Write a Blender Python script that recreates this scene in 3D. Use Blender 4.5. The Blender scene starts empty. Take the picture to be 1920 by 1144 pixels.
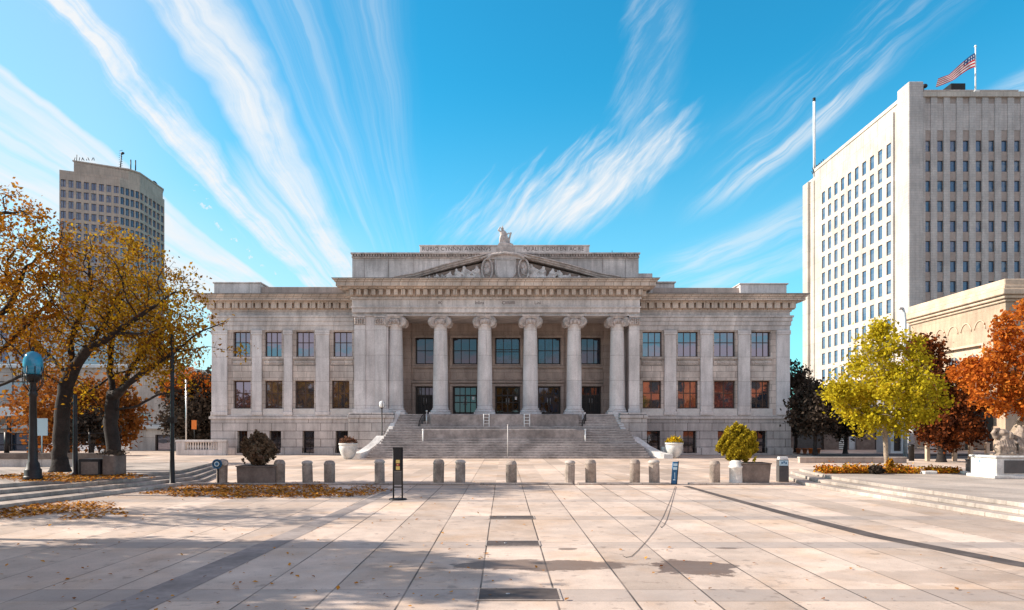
import bpy, math, random
import numpy as np
from mathutils import Vector, Matrix, noise as mnoise
R = math.radians
C = bpy.context.scene.collection
sc = bpy.context.scene
F, VX, VY, EYE = 1300.0, 945.0, 800.0, 2.2      # focal length in photo pixels, vanishing point, eye height
def X(px, D): return (px - VX) / F * D
def Z(py, D): return EYE + (VY - py) / F * D
def GD(py, z=0.0): return F * (EYE - z) / (py - VY)

# ---------------------------------------------------------------- camera, sky, sun, exposure
cam = bpy.data.cameras.new("camera"); co = bpy.data.objects.new("camera", cam); C.objects.link(co)
co.location = (0, 0, EYE); co.rotation_euler = (R(90), 0, 0)
cam.sensor_width = 36; cam.lens = 36 * F / 1920
cam.shift_x = (960 - VX) / 1920; cam.shift_y = (VY - 572) / 1920
cam.clip_end = 6000; cam.clip_start = 0.1
sc.camera = co
SUN_EL, SUN_AZ = 31.0, 7.0                        # elevation; degrees behind the facade line, sun on the left
sd = Vector((-math.cos(R(SUN_EL)) * math.cos(R(SUN_AZ)), math.cos(R(SUN_EL)) * math.sin(R(SUN_AZ)), math.sin(R(SUN_EL))))
sl = bpy.data.lights.new("sun", 'SUN'); sl.energy = 4.9; sl.angle = R(0.5); sl.color = (1.0, 0.885, 0.76)
so = bpy.data.objects.new("sun", sl); C.objects.link(so); so.rotation_euler = sd.to_track_quat('Z', 'Y').to_euler()
so.location = (-60, 0, 80)
sc.view_settings.view_transform = 'Standard'; sc.view_settings.look = 'None'
sc.view_settings.exposure = 0.75; sc.view_settings.gamma = 1.0
sc.render.engine = 'CYCLES'
sc.cycles.use_denoising = True
sc.cycles.max_bounces = 8; sc.cycles.diffuse_bounces = 4; sc.cycles.transparent_max_bounces = 8

class E:
    """a float socket with arithmetic: each operation adds a Math node"""
    def __init__(s, nt, sock): s.nt, s.s = nt, sock
    def _op(s, op, *o, clamp=False):
        n = s.nt.nodes.new('ShaderNodeMath'); n.operation = op; n.use_clamp = clamp
        s.nt.links.new(s.s, n.inputs[0])
        for i, v in enumerate(o):
            if isinstance(v, E): s.nt.links.new(v.s, n.inputs[i + 1])
            else: n.inputs[i + 1].default_value = v
        return E(s.nt, n.outputs[0])
    def __add__(s, o): return s._op('ADD', o)
    def __sub__(s, o): return s._op('SUBTRACT', o)
    def __mul__(s, o): return s._op('MULTIPLY', o)
    def __truediv__(s, o): return s._op('DIVIDE', o)
    def max(s, o): return s._op('MAXIMUM', o)
    def min(s, o): return s._op('MINIMUM', o)
    def abs(s): return s._op('ABSOLUTE')
    def pow(s, o): return s._op('POWER', o)
    def mod(s, o): return s._op('FLOORED_MODULO', o)
    def inv(s): return (s * -1.0) + 1.0
    def clamp(s): return s._op('ADD', 0.0, clamp=True)
    def smooth(s, lo, hi, a=0.0, b=1.0):
        n = s.nt.nodes.new('ShaderNodeMapRange'); n.interpolation_type = 'SMOOTHSTEP'
        s.nt.links.new(s.s, n.inputs[0])
        for i, v in enumerate((lo, hi, a, b)): n.inputs[i + 1].default_value = v
        return E(s.nt, n.outputs[0])
    def curve(s, pts):                                # piecewise function y(x) through a Float Curve, values in 0..2
        n = s.nt.nodes.new('ShaderNodeFloatCurve'); c = n.mapping.curves[0]
        c.points[0].location = (pts[0][0] / 2, pts[0][1] / 2); c.points[1].location = (pts[-1][0] / 2, pts[-1][1] / 2)
        for x, y in pts[1:-1]: c.points.new(x / 2, y / 2)
        n.mapping.update(); s.nt.links.new((s * 0.5).s, n.inputs[1])
        return E(s.nt, n.outputs[0]) * 2.0
def vec(nt, x, y, z=0.0):
    n = nt.nodes.new('ShaderNodeCombineXYZ')
    for i, v in enumerate((x, y, z)):
        if isinstance(v, E): nt.links.new(v.s, n.inputs[i])
        else: n.inputs[i].default_value = v
    return n.outputs[0]
def noise(nt, v, scale=1.0, detail=4.0, rough=0.55, dist=0.0):
    n = nt.nodes.new('ShaderNodeTexNoise'); n.inputs['Scale'].default_value = scale
    n.inputs['Detail'].default_value = detail; n.inputs['Roughness'].default_value = rough; n.inputs['Distortion'].default_value = dist
    if v is not None: nt.links.new(v, n.inputs['Vector'])
    return E(nt, n.outputs[0])
def mixc(nt, f, a, b, mode='MIX'):
    n = nt.nodes.new('ShaderNodeMix'); n.data_type = 'RGBA'; n.blend_type = mode
    if isinstance(f, E): nt.links.new(f.s, n.inputs[0])
    else: n.inputs[0].default_value = f
    for v, i in ((a, 6), (b, 7)):
        if isinstance(v, (tuple, list)): n.inputs[i].default_value = (*v[:3], 1)
        else: nt.links.new(v, n.inputs[i])
    return n.outputs[2]

def build_world():
    w = bpy.data.worlds.new("World"); sc.world = w; w.use_nodes = True
    nt = w.node_tree; nt.nodes.clear()
    out = nt.nodes.new('ShaderNodeOutputWorld'); bg = nt.nodes.new('ShaderNodeBackground'); nt.links.new(bg.outputs[0], out.inputs[0])
    sky = nt.nodes.new('ShaderNodeTexSky'); sky.sky_type = 'NISHITA'; sky.sun_disc = False
    sky.sun_elevation = R(SUN_EL); sky.sun_rotation = math.atan2(sd.x, sd.y)
    sky.air_density = 1.0; sky.dust_density = 0.3; sky.ozone_density = 2.0
    hs = nt.nodes.new('ShaderNodeHueSaturation'); hs.inputs['Hue'].default_value = 0.5; hs.inputs['Saturation'].default_value = 1.2
    hs.inputs['Value'].default_value = 1.0; nt.links.new(sky.outputs[0], hs.inputs['Color'])
    tc = nt.nodes.new('ShaderNodeTexCoord'); sp = nt.nodes.new('ShaderNodeSeparateXYZ'); nt.links.new(tc.outputs['Generated'], sp.inputs[0])
    dx, dy, dz = (E(nt, sp.outputs[i]) for i in range(3))
    front = dy.smooth(0.12, 0.3)
    yy = dy.max(0.1)
    # gnomonic sky coordinates around the north axis
    PX = dx / yy * 1.3 + 0.945
    PY = dz / yy * -1.3 + 0.80
    rise = (PY * -1.0 + 0.80).max(0.03)
    # parallel cirrus streamers on the left, converging at the horizon
    v = (rise.pow(-1.0))
    wob = noise(nt, vec(nt, PX * 2.0, PY * 2.0, 3.0), 2.0, 3) - 0.5
    wob3 = noise(nt, vec(nt, PX * 9.0, PY * 9.0, 6.0), 1.0, 5, 0.6) - 0.5
    u = (PX - 0.83) / rise + wob * 0.16 + wob3 * 0.035
    st = noise(nt, vec(nt, u * 20.0, v * 0.55, 1.0), 1.0, 7, 0.66, 0.15)
    st2 = noise(nt, vec(nt, u * 5.0, v * 0.7, 7.0), 1.0, 5, 0.6, 0.6)
    puff = noise(nt, vec(nt, PX * 30.0, PY * 30.0, 2.0), 1.0, 5, 0.65)
    def band(a, b, c, d): return u.smooth(a, b) * u.smooth(c, d, 1.0, 0.0)
    A = band(-2.5, -1.75, -1.24, -1.17) * st.smooth(0.22, 0.62, 0.66, 1.0)
    A = A.max(band(-4.5, -2.6, -2.1, -1.6) * st.smooth(0.3, 0.7, 0.25, 0.7))
    B = band(-1.04, -0.93, -0.88, -0.75) * st.smooth(0.28, 0.6, 0.45, 0.98) * (puff * 0.7 + 0.65)
    Cc = band(-0.74, -0.655, -0.575, -0.43) * st.smooth(0.28, 0.62, 0.58, 0.95)
    u0 = u; u = (PX - 0.83) / rise + wob * 0.05 + wob3 * 0.012
    stf = noise(nt, vec(nt, u * 26.0, v * 0.5, 19.0), 1.0, 6, 0.62, 0.05)
    D_ = band(-0.52, -0.40, -0.36, -0.2) * stf.smooth(0.36, 0.74, 0.10, 0.34)
    E_ = band(-0.34, -0.19, -0.17, -0.05) * stf.smooth(0.35, 0.74, 0.06, 0.30)
    u = u0
    F_ = band(-1.25, -1.0, -0.9, -0.6) * st2.smooth(0.3, 0.7, 0.05, 0.38)
    A = A * noise(nt, vec(nt, u * 2.6, v * 0.9, 9.0), 1.0, 4, 0.6, 0.3).smooth(0.25, 0.6, 0.62, 0.96)
    pat = noise(nt, vec(nt, u * 7.0, v * 2.4, 13.0), 1.0, 5, 0.65, 0.3)
    B = B * pat.smooth(0.25, 0.6, 0.50, 1.0); Cc = Cc * pat.smooth(0.25, 0.58, 0.60, 1.0)
    G_ = band(-1.04, -0.90, -0.64, -0.53) * PY.smooth(0.20, 0.42) * st.smooth(0.3, 0.68, 0.28, 0.80)
    spk = (u + 1.075 + (PY - 0.43) * 0.7).abs().smooth(0.02, 0.06, 1.0, 0.0) * PY.smooth(0.30, 0.36) * noise(nt, vec(nt, PX * 48.0, PY * 48.0, 8.0), 1.0, 4, 0.6).smooth(0.55, 0.66, 0.0, 0.75)
    left = A.max(B).max(Cc).max(D_).max(E_).max(F_).max(G_).max(spk)
    veilL = PX.smooth(0.15, 0.62, 0.34, 0.0) + (PY.smooth(0.30, 0.56) * PX.smooth(0.62, 0.82, 1, 0) * 0.30)
    left = left.max(veilL) * PX.smooth(0.70, 0.86, 1.0, 0.0)
    # puffy specks along (0.37,0.35)-(0.52,0.52)
    # feathery plume, centre right
    def strands(ang, k, l, seed, dist=0.25):
        c, s = math.cos(R(ang)), math.sin(R(ang))
        w2 = noise(nt, vec(nt, PX * 7.0, PY * 7.0, seed), 1.0, 2) - 0.5
        p = (PX * s + PY * c) + w2 * 0.045; q = PX * c - PY * s
        return noise(nt, vec(nt, p * k, q * l, seed), 1.0, 6, 0.62, dist)
    lo = PX.curve([(0.70, 0.50), (0.80, 0.475), (0.92, 0.47), (1.02, 0.455), (1.12, 0.425), (1.20, 0.365), (1.28, 0.30), (1.36, 0.24)])
    hi = PX.curve([(0.70, 0.46), (0.80, 0.41), (0.88, 0.36), (0.98, 0.325), (1.08, 0.275), (1.16, 0.235), (1.24, 0.20), (1.36, 0.235)])
    s1 = strands(52, 46, 7, 11)
    s1b = strands(44, 90, 9, 15)
    below = (lo - PY + (s1 - 0.5) * 0.06).smooth(-0.015, 0.05)
    above = (PY - hi + (s1 - 0.5) * 0.20).smooth(-0.02, 0.10)
    P1 = below * above * PX.smooth(0.76, 0.92) * PX.smooth(1.24, 1.36, 1.0, 0.0)
    core = ((PX - 1.15) * 5.0).pow(2) + ((PY - 0.325) * 10.0 + (PX - 1.15) * 4.0).pow(2)
    P1 = P1 * (s1.smooth(0.32, 0.70, 0.12, 0.46) + s1b.smooth(0.38, 0.68, 0.0, 0.32) + core.smooth(0.0, 1.8, 0.34, 0.0))
    xc = PY.curve([(0.0, 1.238), (0.08, 1.232), (0.16, 1.215), (0.24, 1.205), (0.34, 1.18)])
    s2 = strands(58, 40, 6, 21)
    P2 = ((PX - xc + (s2 - 0.5) * 0.07).abs()).smooth(0.02, 0.075, 1.0, 0.0) * s2.smooth(0.40, 0.74, 0.05, 0.32) * PY.smooth(0.34, 0.42, 1, 0)
    yc = PX.curve([(1.20, 0.445), (1.28, 0.402), (1.35, 0.367), (1.42, 0.322), (1.50, 0.262), (1.60, 0.175), (1.70, 0.080), (1.80, 0.0)])
    s3 = strands(42, 60, 4, 31, 0.4)
    dd = PY - yc + (s3 - 0.5) * 0.05
    P3 = dd.abs().smooth(0.004, 0.034, 1.0, 0.0) * s3.smooth(0.28, 0.66, 0.10, 0.72) * PX.smooth(1.25, 1.42) * PX.smooth(1.56, 1.72, 1.0, 0.15)
    veil = (PY - yc + 0.055).abs().smooth(0.02, 0.12, 1.0, 0.0) * s3.smooth(0.42, 0.78, 0.02, 0.32) * PX.smooth(1.28, 1.45) * PX.smooth(1.6, 1.85, 1, 0.3)
    y4 = PX.curve([(1.10, 0.58), (1.24, 0.512), (1.38, 0.462), (1.50, 0.405), (1.60, 0.35)])
    s4 = strands(22, 50, 4, 41, 0.3)
    P4 = (PY - y4).abs().smooth(0.006, 0.05, 1.0, 0.0) * s4.smooth(0.3, 0.7, 0.06, 0.55) * PX.smooth(1.16, 1.32)
    y5 = PX.curve([(1.20, 0.56), (1.30, 0.535), (1.40, 0.515), (1.50, 0.480), (1.60, 0.45)])
    P5 = (PY - y5).abs().smooth(0.004, 0.04, 1.0, 0.0) * s4.smooth(0.3, 0.7, 0.05, 0.50) * PX.smooth(1.2, 1.36)
    right = P1.max(P2).max(P3).max(veil).max(P4).max(P5) * PX.smooth(0.70, 0.80)
    cl = (left.max(right)).clamp() * front
    # unseen veil overhead and behind, added to light the facade and tint shade
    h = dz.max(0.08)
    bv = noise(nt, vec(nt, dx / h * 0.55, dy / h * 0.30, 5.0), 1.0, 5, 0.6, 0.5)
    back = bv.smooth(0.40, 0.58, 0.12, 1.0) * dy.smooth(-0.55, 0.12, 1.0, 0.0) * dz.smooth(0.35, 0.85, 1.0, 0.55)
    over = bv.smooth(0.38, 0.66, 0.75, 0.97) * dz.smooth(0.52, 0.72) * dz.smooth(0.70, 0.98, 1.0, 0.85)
    skyc = mixc(nt, 1.0, hs.outputs[0], (0.24, 1.20, 1.13), 'MULTIPLY')
    haze = dz.smooth(0.0, 0.46, 0.50, 0.0)
    skyc = mixc(nt, haze, skyc, (2.9, 4.25, 4.9))
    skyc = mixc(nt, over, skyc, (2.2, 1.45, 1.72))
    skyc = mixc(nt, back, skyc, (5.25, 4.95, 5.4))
    col = mixc(nt, cl, skyc, (4.45, 4.6, 4.75))
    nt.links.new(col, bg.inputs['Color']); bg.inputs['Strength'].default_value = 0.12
build_world()

# ---------------------------------------------------------------- helpers
class MB:
    def __init__(s): s.v, s.f, s.m, s.sm = [], [], [], []
    def add(s, vs, fs, mi=0, smooth=False):
        o = len(s.v); s.v.extend([tuple(p) for p in vs])
        for f in fs: s.f.append([i + o for i in f]); s.m.append(mi); s.sm.append(smooth)
    def box(s, x0, x1, y0, y1, z0, z1, mi=0):
        s.add([(x0,y0,z0),(x1,y0,z0),(x1,y1,z0),(x0,y1,z0),(x0,y0,z1),(x1,y0,z1),(x1,y1,z1),(x0,y1,z1)],
              [(0,3,2,1),(4,5,6,7),(0,1,5,4),(1,2,6,5),(2,3,7,6),(3,0,4,7)], mi)
    def hexa(s, b, t, mi=0):                          # four bottom and four top corners, each counter-clockwise
        s.add(list(b) + list(t), [(0,3,2,1),(4,5,6,7),(0,1,5,4),(1,2,6,5),(2,3,7,6),(3,0,4,7)], mi)
    def prism(s, poly, z0, z1, mi=0):
        n = len(poly); s.add([(x,y,z0) for x,y in poly] + [(x,y,z1) for x,y in poly],
            [tuple(reversed(range(n))), tuple(range(n,2*n))] + [(i,(i+1)%n,n+(i+1)%n,n+i) for i in range(n)], mi)
    def vprism(s, poly, y0, y1, mi=0):                # outline in x,z extruded along y
        n = len(poly); s.add([(x,y0,z) for x,z in poly] + [(x,y1,z) for x,z in poly],
            [tuple(range(n)), tuple(reversed(range(n,2*n)))] + [((i+1)%n,i,n+i,n+(i+1)%n) for i in range(n)], mi)
    def tube(s, pts, rad, n=8, mi=0, smooth=True, cap=True):
        pts = [Vector(p) for p in pts]; k = len(pts)
        if not isinstance(rad, (list, tuple, np.ndarray)): rad = [rad] * k
        o = len(s.v); ref = None
        for i, p in enumerate(pts):
            t = (pts[min(i+1,k-1)] - pts[max(i-1,0)])
            if t.length < 1e-9: t = Vector((0,0,1))
            t.normalize()
            if ref is None: ref = Vector((1,0,0)) if abs(t.x) < 0.9 else Vector((0,1,0))
            a = (ref - t * ref.dot(t)); a.normalize(); ref = a; b = t.cross(a)
            for j in range(n):
                an = 2 * math.pi * j / n; q = p + (a * math.cos(an) + b * math.sin(an)) * rad[i]; s.v.append((q.x,q.y,q.z))
        for i in range(k-1):
            for j in range(n):
                s.f.append([o+i*n+j, o+i*n+(j+1)%n, o+(i+1)*n+(j+1)%n, o+(i+1)*n+j]); s.m.append(mi); s.sm.append(smooth)
        if cap:
            s.f.append([o+j for j in reversed(range(n))]); s.m.append(mi); s.sm.append(False)
            s.f.append([o+(k-1)*n+j for j in range(n)]); s.m.append(mi); s.sm.append(False)
    def lathe(s, prof, c=(0,0,0), n=24, mi=0, smooth=True):   # profile of (r, z), sharp where a point repeats
        o = len(s.v)
        for r, z in prof:
            for j in range(n):
                a = 2*math.pi*j/n; s.v.append((c[0]+r*math.cos(a), c[1]+r*math.sin(a), c[2]+z))
        for i in range(len(prof)-1):
            if prof[i] == prof[i+1]: continue
            for j in range(n):
                s.f.append([o+i*n+j, o+i*n+(j+1)%n, o+(i+1)*n+(j+1)%n, o+(i+1)*n+j]); s.m.append(mi); s.sm.append(smooth)
        s.f.append([o+j for j in reversed(range(n))]); s.m.append(mi); s.sm.append(False)
        e = o+(len(prof)-1)*n; s.f.append([e+j for j in range(n)]); s.m.append(mi); s.sm.append(False)
    def ball(s, c, r, n=10, m=7, rot=None, mi=0):
        if not isinstance(r, (tuple,list)): r = (r,r,r)
        o = len(s.v)
        for i in range(m+1):
            th = math.pi*i/m
            for j in range(n):
                ph = 2*math.pi*j/n; q = Vector((r[0]*math.sin(th)*math.cos(ph), r[1]*math.sin(th)*math.sin(ph), r[2]*math.cos(th)))
                if rot is not None: q = rot @ q
                s.v.append((c[0]+q.x, c[1]+q.y, c[2]+q.z))
        for i in range(m):
            for j in range(n):
                s.f.append([o+i*n+j, o+(i+1)*n+j, o+(i+1)*n+(j+1)%n, o+i*n+(j+1)%n]); s.m.append(mi); s.sm.append(True)
    def build(s, name, mats, parent=None, bevel=0.0, seg=1, remesh=0.0):
        if not isinstance(mats, (list,tuple)): mats = [mats]
        L = parent_loc(parent)
        me = bpy.data.meshes.new(name)
        me.from_pydata([(a-L[0], b-L[1], c-L[2]) for a,b,c in s.v], [], s.f)
        for m in mats: me.materials.append(m)
        me.polygons.foreach_set('material_index', s.m); me.polygons.foreach_set('use_smooth', s.sm); me.update()
        o = bpy.data.objects.new(name, me); C.objects.link(o)
        if parent is not None: o.parent = parent
        if remesh:
            r = o.modifiers.new('remesh', 'REMESH'); r.mode = 'VOXEL'; r.voxel_size = remesh; r.use_smooth_shade = True
        if bevel:
            b = o.modifiers.new('bevel', 'BEVEL'); b.width = bevel; b.segments = seg; b.limit_method = 'ANGLE'; b.angle_limit = R(40)
        return o
def parent_loc(p):
    L = Vector((0,0,0))
    while p is not None: L += p.location; p = p.parent
    return L
def tag(o, label, cat, group=None, kind=None):
    if label: o['label'] = label
    if cat: o['category'] = cat
    if group: o['group'] = group
    if kind: o['kind'] = kind
    return o
def thing(name, label, cat, loc=(0,0,0), group=None):
    o = bpy.data.objects.new(name, None); o.empty_display_size = 0.3; C.objects.link(o); o.location = loc
    return tag(o, label, cat, group)
def dup(root, loc, label=None, rz=None, scale=None):
    def rec(o, p):
        c = o.copy(); C.objects.link(c)
        if p is not None: c.parent = p
        for ch in list(o.children): rec(ch, c)
        return c
    r = rec(root, None); r.location = loc
    if rz is not None: r.rotation_euler.z = rz
    if scale: r.scale = scale
    if label: r['label'] = label
    return r
def text(body, size, loc, mat, parent, name='inscription', extrude=0.02, rot=(math.pi/2,0,0), sx=1.0, align='CENTER', spacing=1.0):
    cu = bpy.data.curves.new(name, 'FONT'); cu.body = body; cu.size = size; cu.extrude = extrude
    cu.align_x = align; cu.align_y = 'CENTER'; cu.space_character = spacing
    cu.materials.append(mat)
    tmp = bpy.data.objects.new(name, cu); C.objects.link(tmp); dg = bpy.context.evaluated_depsgraph_get()
    me = bpy.data.meshes.new_from_object(tmp.evaluated_get(dg)); bpy.data.objects.remove(tmp); me.name = name
    L = parent_loc(parent); me.transform(Matrix.Translation(Vector(loc)-L) @ Matrix.Rotation(rot[0],4,'X') @ Matrix.Diagonal((sx,1,1,1)))
    o = bpy.data.objects.new(name, me); C.objects.link(o)
    if parent is not None: o.parent = parent
    return o

# ---------------------------------------------------------------- materials
def mat(name, base, rough=0.7, metal=0.0, spec=0.4, nscale=0.0, namt=0.25, bump=0.0, bscale=None, coat=0.0):
    m = bpy.data.materials.new(name); m.use_nodes = True; nt = m.node_tree; b = nt.nodes['Principled BSDF']
    b.inputs['Base Color'].default_value = (*base,1); b.inputs['Roughness'].default_value = rough; b.inputs['Metallic'].default_value = metal
    b.inputs['Specular IOR Level'].default_value = spec
    if nscale:
        tc = nt.nodes.new('ShaderNodeTexCoord')
        n = noise(nt, tc.outputs['Object'], nscale, 6, 0.6)
        f = n.smooth(0.3, 0.7, 1.0-namt, 1.0+namt*0.6)
        n2 = noise(nt, tc.outputs['Object'], nscale*7, 4, 0.6).smooth(0.3, 0.7, 1.0-namt*0.5, 1.0+namt*0.3)
        k = f * n2
        c = mixc(nt, 1.0, base, vec(nt, k, k, k), 'MULTIPLY'); nt.links.new(c, b.inputs['Base Color'])
        if bump:
            bp = nt.nodes.new('ShaderNodeBump'); bp.inputs['Strength'].default_value = bump; bp.inputs['Distance'].default_value = 0.02
            nn = noise(nt, tc.outputs['Object'], bscale or nscale*6, 5, 0.6); nt.links.new(nn.s, bp.inputs['Height']); nt.links.new(bp.outputs[0], b.inputs['Normal'])
    return m
def stone(name, base, bw=1.2, bh=0.45, joint=0.012, dark=0.55, vary=0.12, weather=0.25, rough=0.85, stain=0.0, bump=0.25):
    """ashlar: blocks of slightly different tone, dark joints, weathering streaks"""
    m = bpy.data.materials.new(name); m.use_nodes = True; nt = m.node_tree; b = nt.nodes['Principled BSDF']
    b.inputs['Roughness'].default_value = rough; b.inputs['Specular IOR Level'].default_value = 0.25
    g = nt.nodes.new('ShaderNodeNewGeometry'); sp = nt.nodes.new('ShaderNodeSeparateXYZ'); nt.links.new(g.outputs['Position'], sp.inputs[0])
    x, y, z = (E(nt, sp.outputs[i]) for i in range(3))
    br = nt.nodes.new('ShaderNodeTexBrick'); nt.links.new(vec(nt, x + y * 0.97, z), br.inputs['Vector'])
    br.inputs['Scale'].default_value = 1.0; br.inputs['Brick Width'].default_value = bw; br.inputs['Row Height'].default_value = bh
    br.inputs['Mortar Size'].default_value = joint; br.inputs['Mortar Smooth'].default_value = 0.3; br.inputs['Bias'].default_value = 0.0
    lo, hi = 1.0 - vary, 1.0 + vary
    br.inputs['Color1'].default_value = (lo, lo, lo, 1); br.inputs['Color2'].default_value = (hi, hi*0.985, hi*0.965, 1)
    br.inputs['Mortar'].default_value = (dark, dark*0.95, dark*0.92, 1)
    tc = g.outputs['Position']
    n1 = noise(nt, tc, 0.35, 5, 0.6).smooth(0.3, 0.7, 1.0-weather, 1.0+weather*0.5)
    streak = noise(nt, vec(nt, (x+y)*2.6, z*0.35, 2.0), 1.0, 5, 0.65).smooth(0.35, 0.72, 1.0+weather*0.25, 1.0-weather*0.9)
    fine = noise(nt, tc, 14.0, 4, 0.7).smooth(0.3, 0.7, 0.88, 1.08)
    k = n1 * streak * fine
    if stain:
        sn = noise(nt, tc, 0.55, 6, 0.65, 0.5).smooth(0.5, 0.68, 1.0, 1.0-stain); k = k * sn
    c = mixc(nt, 1.0, br.outputs[0], base, 'MULTIPLY'); c = mixc(nt, 1.0, c, vec(nt, k, k, k*0.99), 'MULTIPLY')
    nt.links.new(c, b.inputs['Base Color'])
    bp = nt.nodes.new('ShaderNodeBump'); bp.inputs['Strength'].default_value = bump; bp.inputs['Distance'].default_value = 0.02
    hgt = E(nt, br.outputs['Fac']).inv() + noise(nt, tc, 9.0, 5, 0.7) * 0.35
    nt.links.new(hgt.s, bp.inputs['Height']); nt.links.new(bp.outputs[0], b.inputs['Normal'])
    return m
def glass(name, base=(0.02,0.025,0.03), ior=3.0, rough=0.03, alt=None, wave=0.04):
    m = bpy.data.materials.new(name); m.use_nodes = True; nt = m.node_tree; b = nt.nodes['Principled BSDF']
    b.inputs['Roughness'].default_value = rough; b.inputs['IOR'].default_value = ior; b.inputs['Base Color'].default_value = (*base,1)
    b.inputs['Specular Tint'].default_value = (0.90, 0.84, 0.98, 1)
    g = nt.nodes.new('ShaderNodeNewGeometry')
    if alt:
        oi = nt.nodes.new('ShaderNodeObjectInfo'); f = E(nt, oi.outputs['Random'])
        sp = nt.nodes.new('ShaderNodeSeparateXYZ'); nt.links.new(g.outputs['Position'], sp.inputs[0])
        n = noise(nt, vec(nt, E(nt, sp.outputs[0])*3.0, E(nt, sp.outputs[2])*1.5, f*20.0), 1.0, 3).smooth(0.42, 0.55)
        nt.links.new(mixc(nt, n * f.smooth(0.2, 0.9), base, alt), b.inputs['Base Color'])
    bp = nt.nodes.new('ShaderNodeBump'); bp.inputs['Strength'].default_value = wave; bp.inputs['Distance'].default_value = 0.05
    nn = noise(nt, g.outputs['Position'], 1.3, 2); nt.links.new(nn.s, bp.inputs['Height']); nt.links.new(bp.outputs[0], b.inputs['Normal'])
    return m
def leafmat(name, cols, trans=0.35, patch=0.5):
    """leaf colour: each leaf its own shade out of a ramp, drifting from clump to clump"""
    m = bpy.data.materials.new(name); m.use_nodes = True; nt = m.node_tree; nt.nodes.clear()
    out = nt.nodes.new('ShaderNodeOutputMaterial'); g = nt.nodes.new('ShaderNodeNewGeometry'); tc = nt.nodes.new('ShaderNodeTexCoord')
    f = E(nt, g.outputs['Random Per Island']) * (1-patch) + noise(nt, tc.outputs['Object'], 0.55, 3, 0.6).smooth(0.25, 0.75) * patch
    rp = nt.nodes.new('ShaderNodeValToRGB'); el = rp.color_ramp.elements
    el[0].position = 0.12; el[0].color = (*cols[0],1); el[1].position = 0.88; el[1].color = (*cols[-1],1)
    for i, c in enumerate(cols[1:-1]):
        e = el.new(0.12 + 0.76*(i+1)/(len(cols)-1)); e.color = (*c,1)
    nt.links.new(f.s, rp.inputs[0])
    d = nt.nodes.new('ShaderNodeBsdfDiffuse'); t = nt.nodes.new('ShaderNodeBsdfTranslucent'); mx = nt.nodes.new('ShaderNodeMixShader')
    nt.links.new(rp.outputs[0], d.inputs[0]); nt.links.new(rp.outputs[0], t.inputs[0]); mx.inputs[0].default_value = trans
    nt.links.new(d.outputs[0], mx.inputs[1]); nt.links.new(t.outputs[0], mx.inputs[2]); nt.links.new(mx.outputs[0], out.inputs[0])
    return m

M = {}
LIME = (0.54, 0.50, 0.495)
M['lime'] = stone('limestone_ashlar', (0.58, 0.51, 0.475), 1.45, 0.50, 0.018, 0.46, 0.09, 0.30)
M['limebase'] = stone('limestone_rusticated', (0.53,0.49,0.485), 1.9, 0.62, 0.026, 0.36, 0.08, 0.30)
M['limeplain'] = stone('limestone_dressed', (0.62,0.575,0.565), 2.6, 3.0, 0.012, 0.6, 0.05, 0.30)
M['limecol'] = stone('limestone_column', (0.66,0.625,0.63), 9.0, 1.9, 0.014, 0.58, 0.06, 0.22)
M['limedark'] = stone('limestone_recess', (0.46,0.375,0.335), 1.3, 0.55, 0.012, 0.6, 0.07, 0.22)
M['limepale'] = mat('limestone_sill', (0.60,0.57,0.55), 0.8, nscale=1.2, namt=0.15)
M['carve'] = mat('limestone_carved', (0.53,0.465,0.435), 0.9, nscale=2.5, namt=0.35, bump=0.5, bscale=9)
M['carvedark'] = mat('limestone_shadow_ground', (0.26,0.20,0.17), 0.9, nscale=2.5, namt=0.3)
M['step'] = mat('granite_steps', (0.37,0.325,0.305), 0.8, nscale=0.8, namt=0.38, bump=0.15)
M['cheek'] = mat('white_marble_cheek', (0.66,0.64,0.62), 0.6, nscale=0.9, namt=0.3, bump=0.15)
M['roof'] = mat('roofing_lead', (0.22,0.21,0.21), 0.8, nscale=0.6, namt=0.25)
M['bronze'] = mat('bronze_frame', (0.085,0.05,0.038), 0.5, 0.2, nscale=3, namt=0.3)
M['darkframe'] = mat('dark_bronze', (0.035,0.026,0.024), 0.45, 0.2)
M['glass'] = glass('window_glass', (0.02,0.032,0.05), 2.9, 0.03, (0.10,0.07,0.05))
M['glassd'] = glass('door_glass', (0.012,0.012,0.014), 1.8, 0.03)
M['glassblue'] = glass('tower_glass', (0.05,0.12,0.21), 1.8, 0.08, (0.17,0.22,0.27))
M['glassport'] = glass('portico_glass', (0.010,0.011,0.014), 1.9, 0.03, (0.015,0.05,0.10))
M['letter'] = mat('cut_letters', (0.085,0.065,0.06), 0.9)
M['white'] = mat('white_paint', (0.78,0.78,0.77), 0.5, nscale=2, namt=0.1)
M['black'] = mat('black_metal', (0.018,0.017,0.018), 0.45, 0.3, nscale=4, namt=0.3)
M['iron'] = mat('dark_cast_iron', (0.03,0.025,0.026), 0.5, 0.3, nscale=3, namt=0.4)
M['steel'] = mat('brushed_steel', (0.55,0.55,0.55), 0.35, 0.8)
M['bollard'] = mat('bollard_granite', (0.37,0.305,0.26), 0.85, nscale=3, namt=0.35, bump=0.3)
M['bollardcap'] = mat('bollard_cap_pale', (0.47,0.42,0.38), 0.8, nscale=4, namt=0.35, bump=0.3)
M['concrete'] = mat('concrete_white', (0.66,0.64,0.61), 0.8, nscale=2.2, namt=0.25, bump=0.2)
M['planter'] = mat('planter_brown_concrete', (0.19,0.15,0.13), 0.85, nscale=2, namt=0.3, bump=0.2)
M['soil'] = mat('soil', (0.06,0.04,0.03), 1.0, nscale=6, namt=0.4)
M['bark'] = mat('dark_bark', (0.034,0.026,0.024), 0.95, nscale=3, namt=0.4, bump=0.9, bscale=14)
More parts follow.
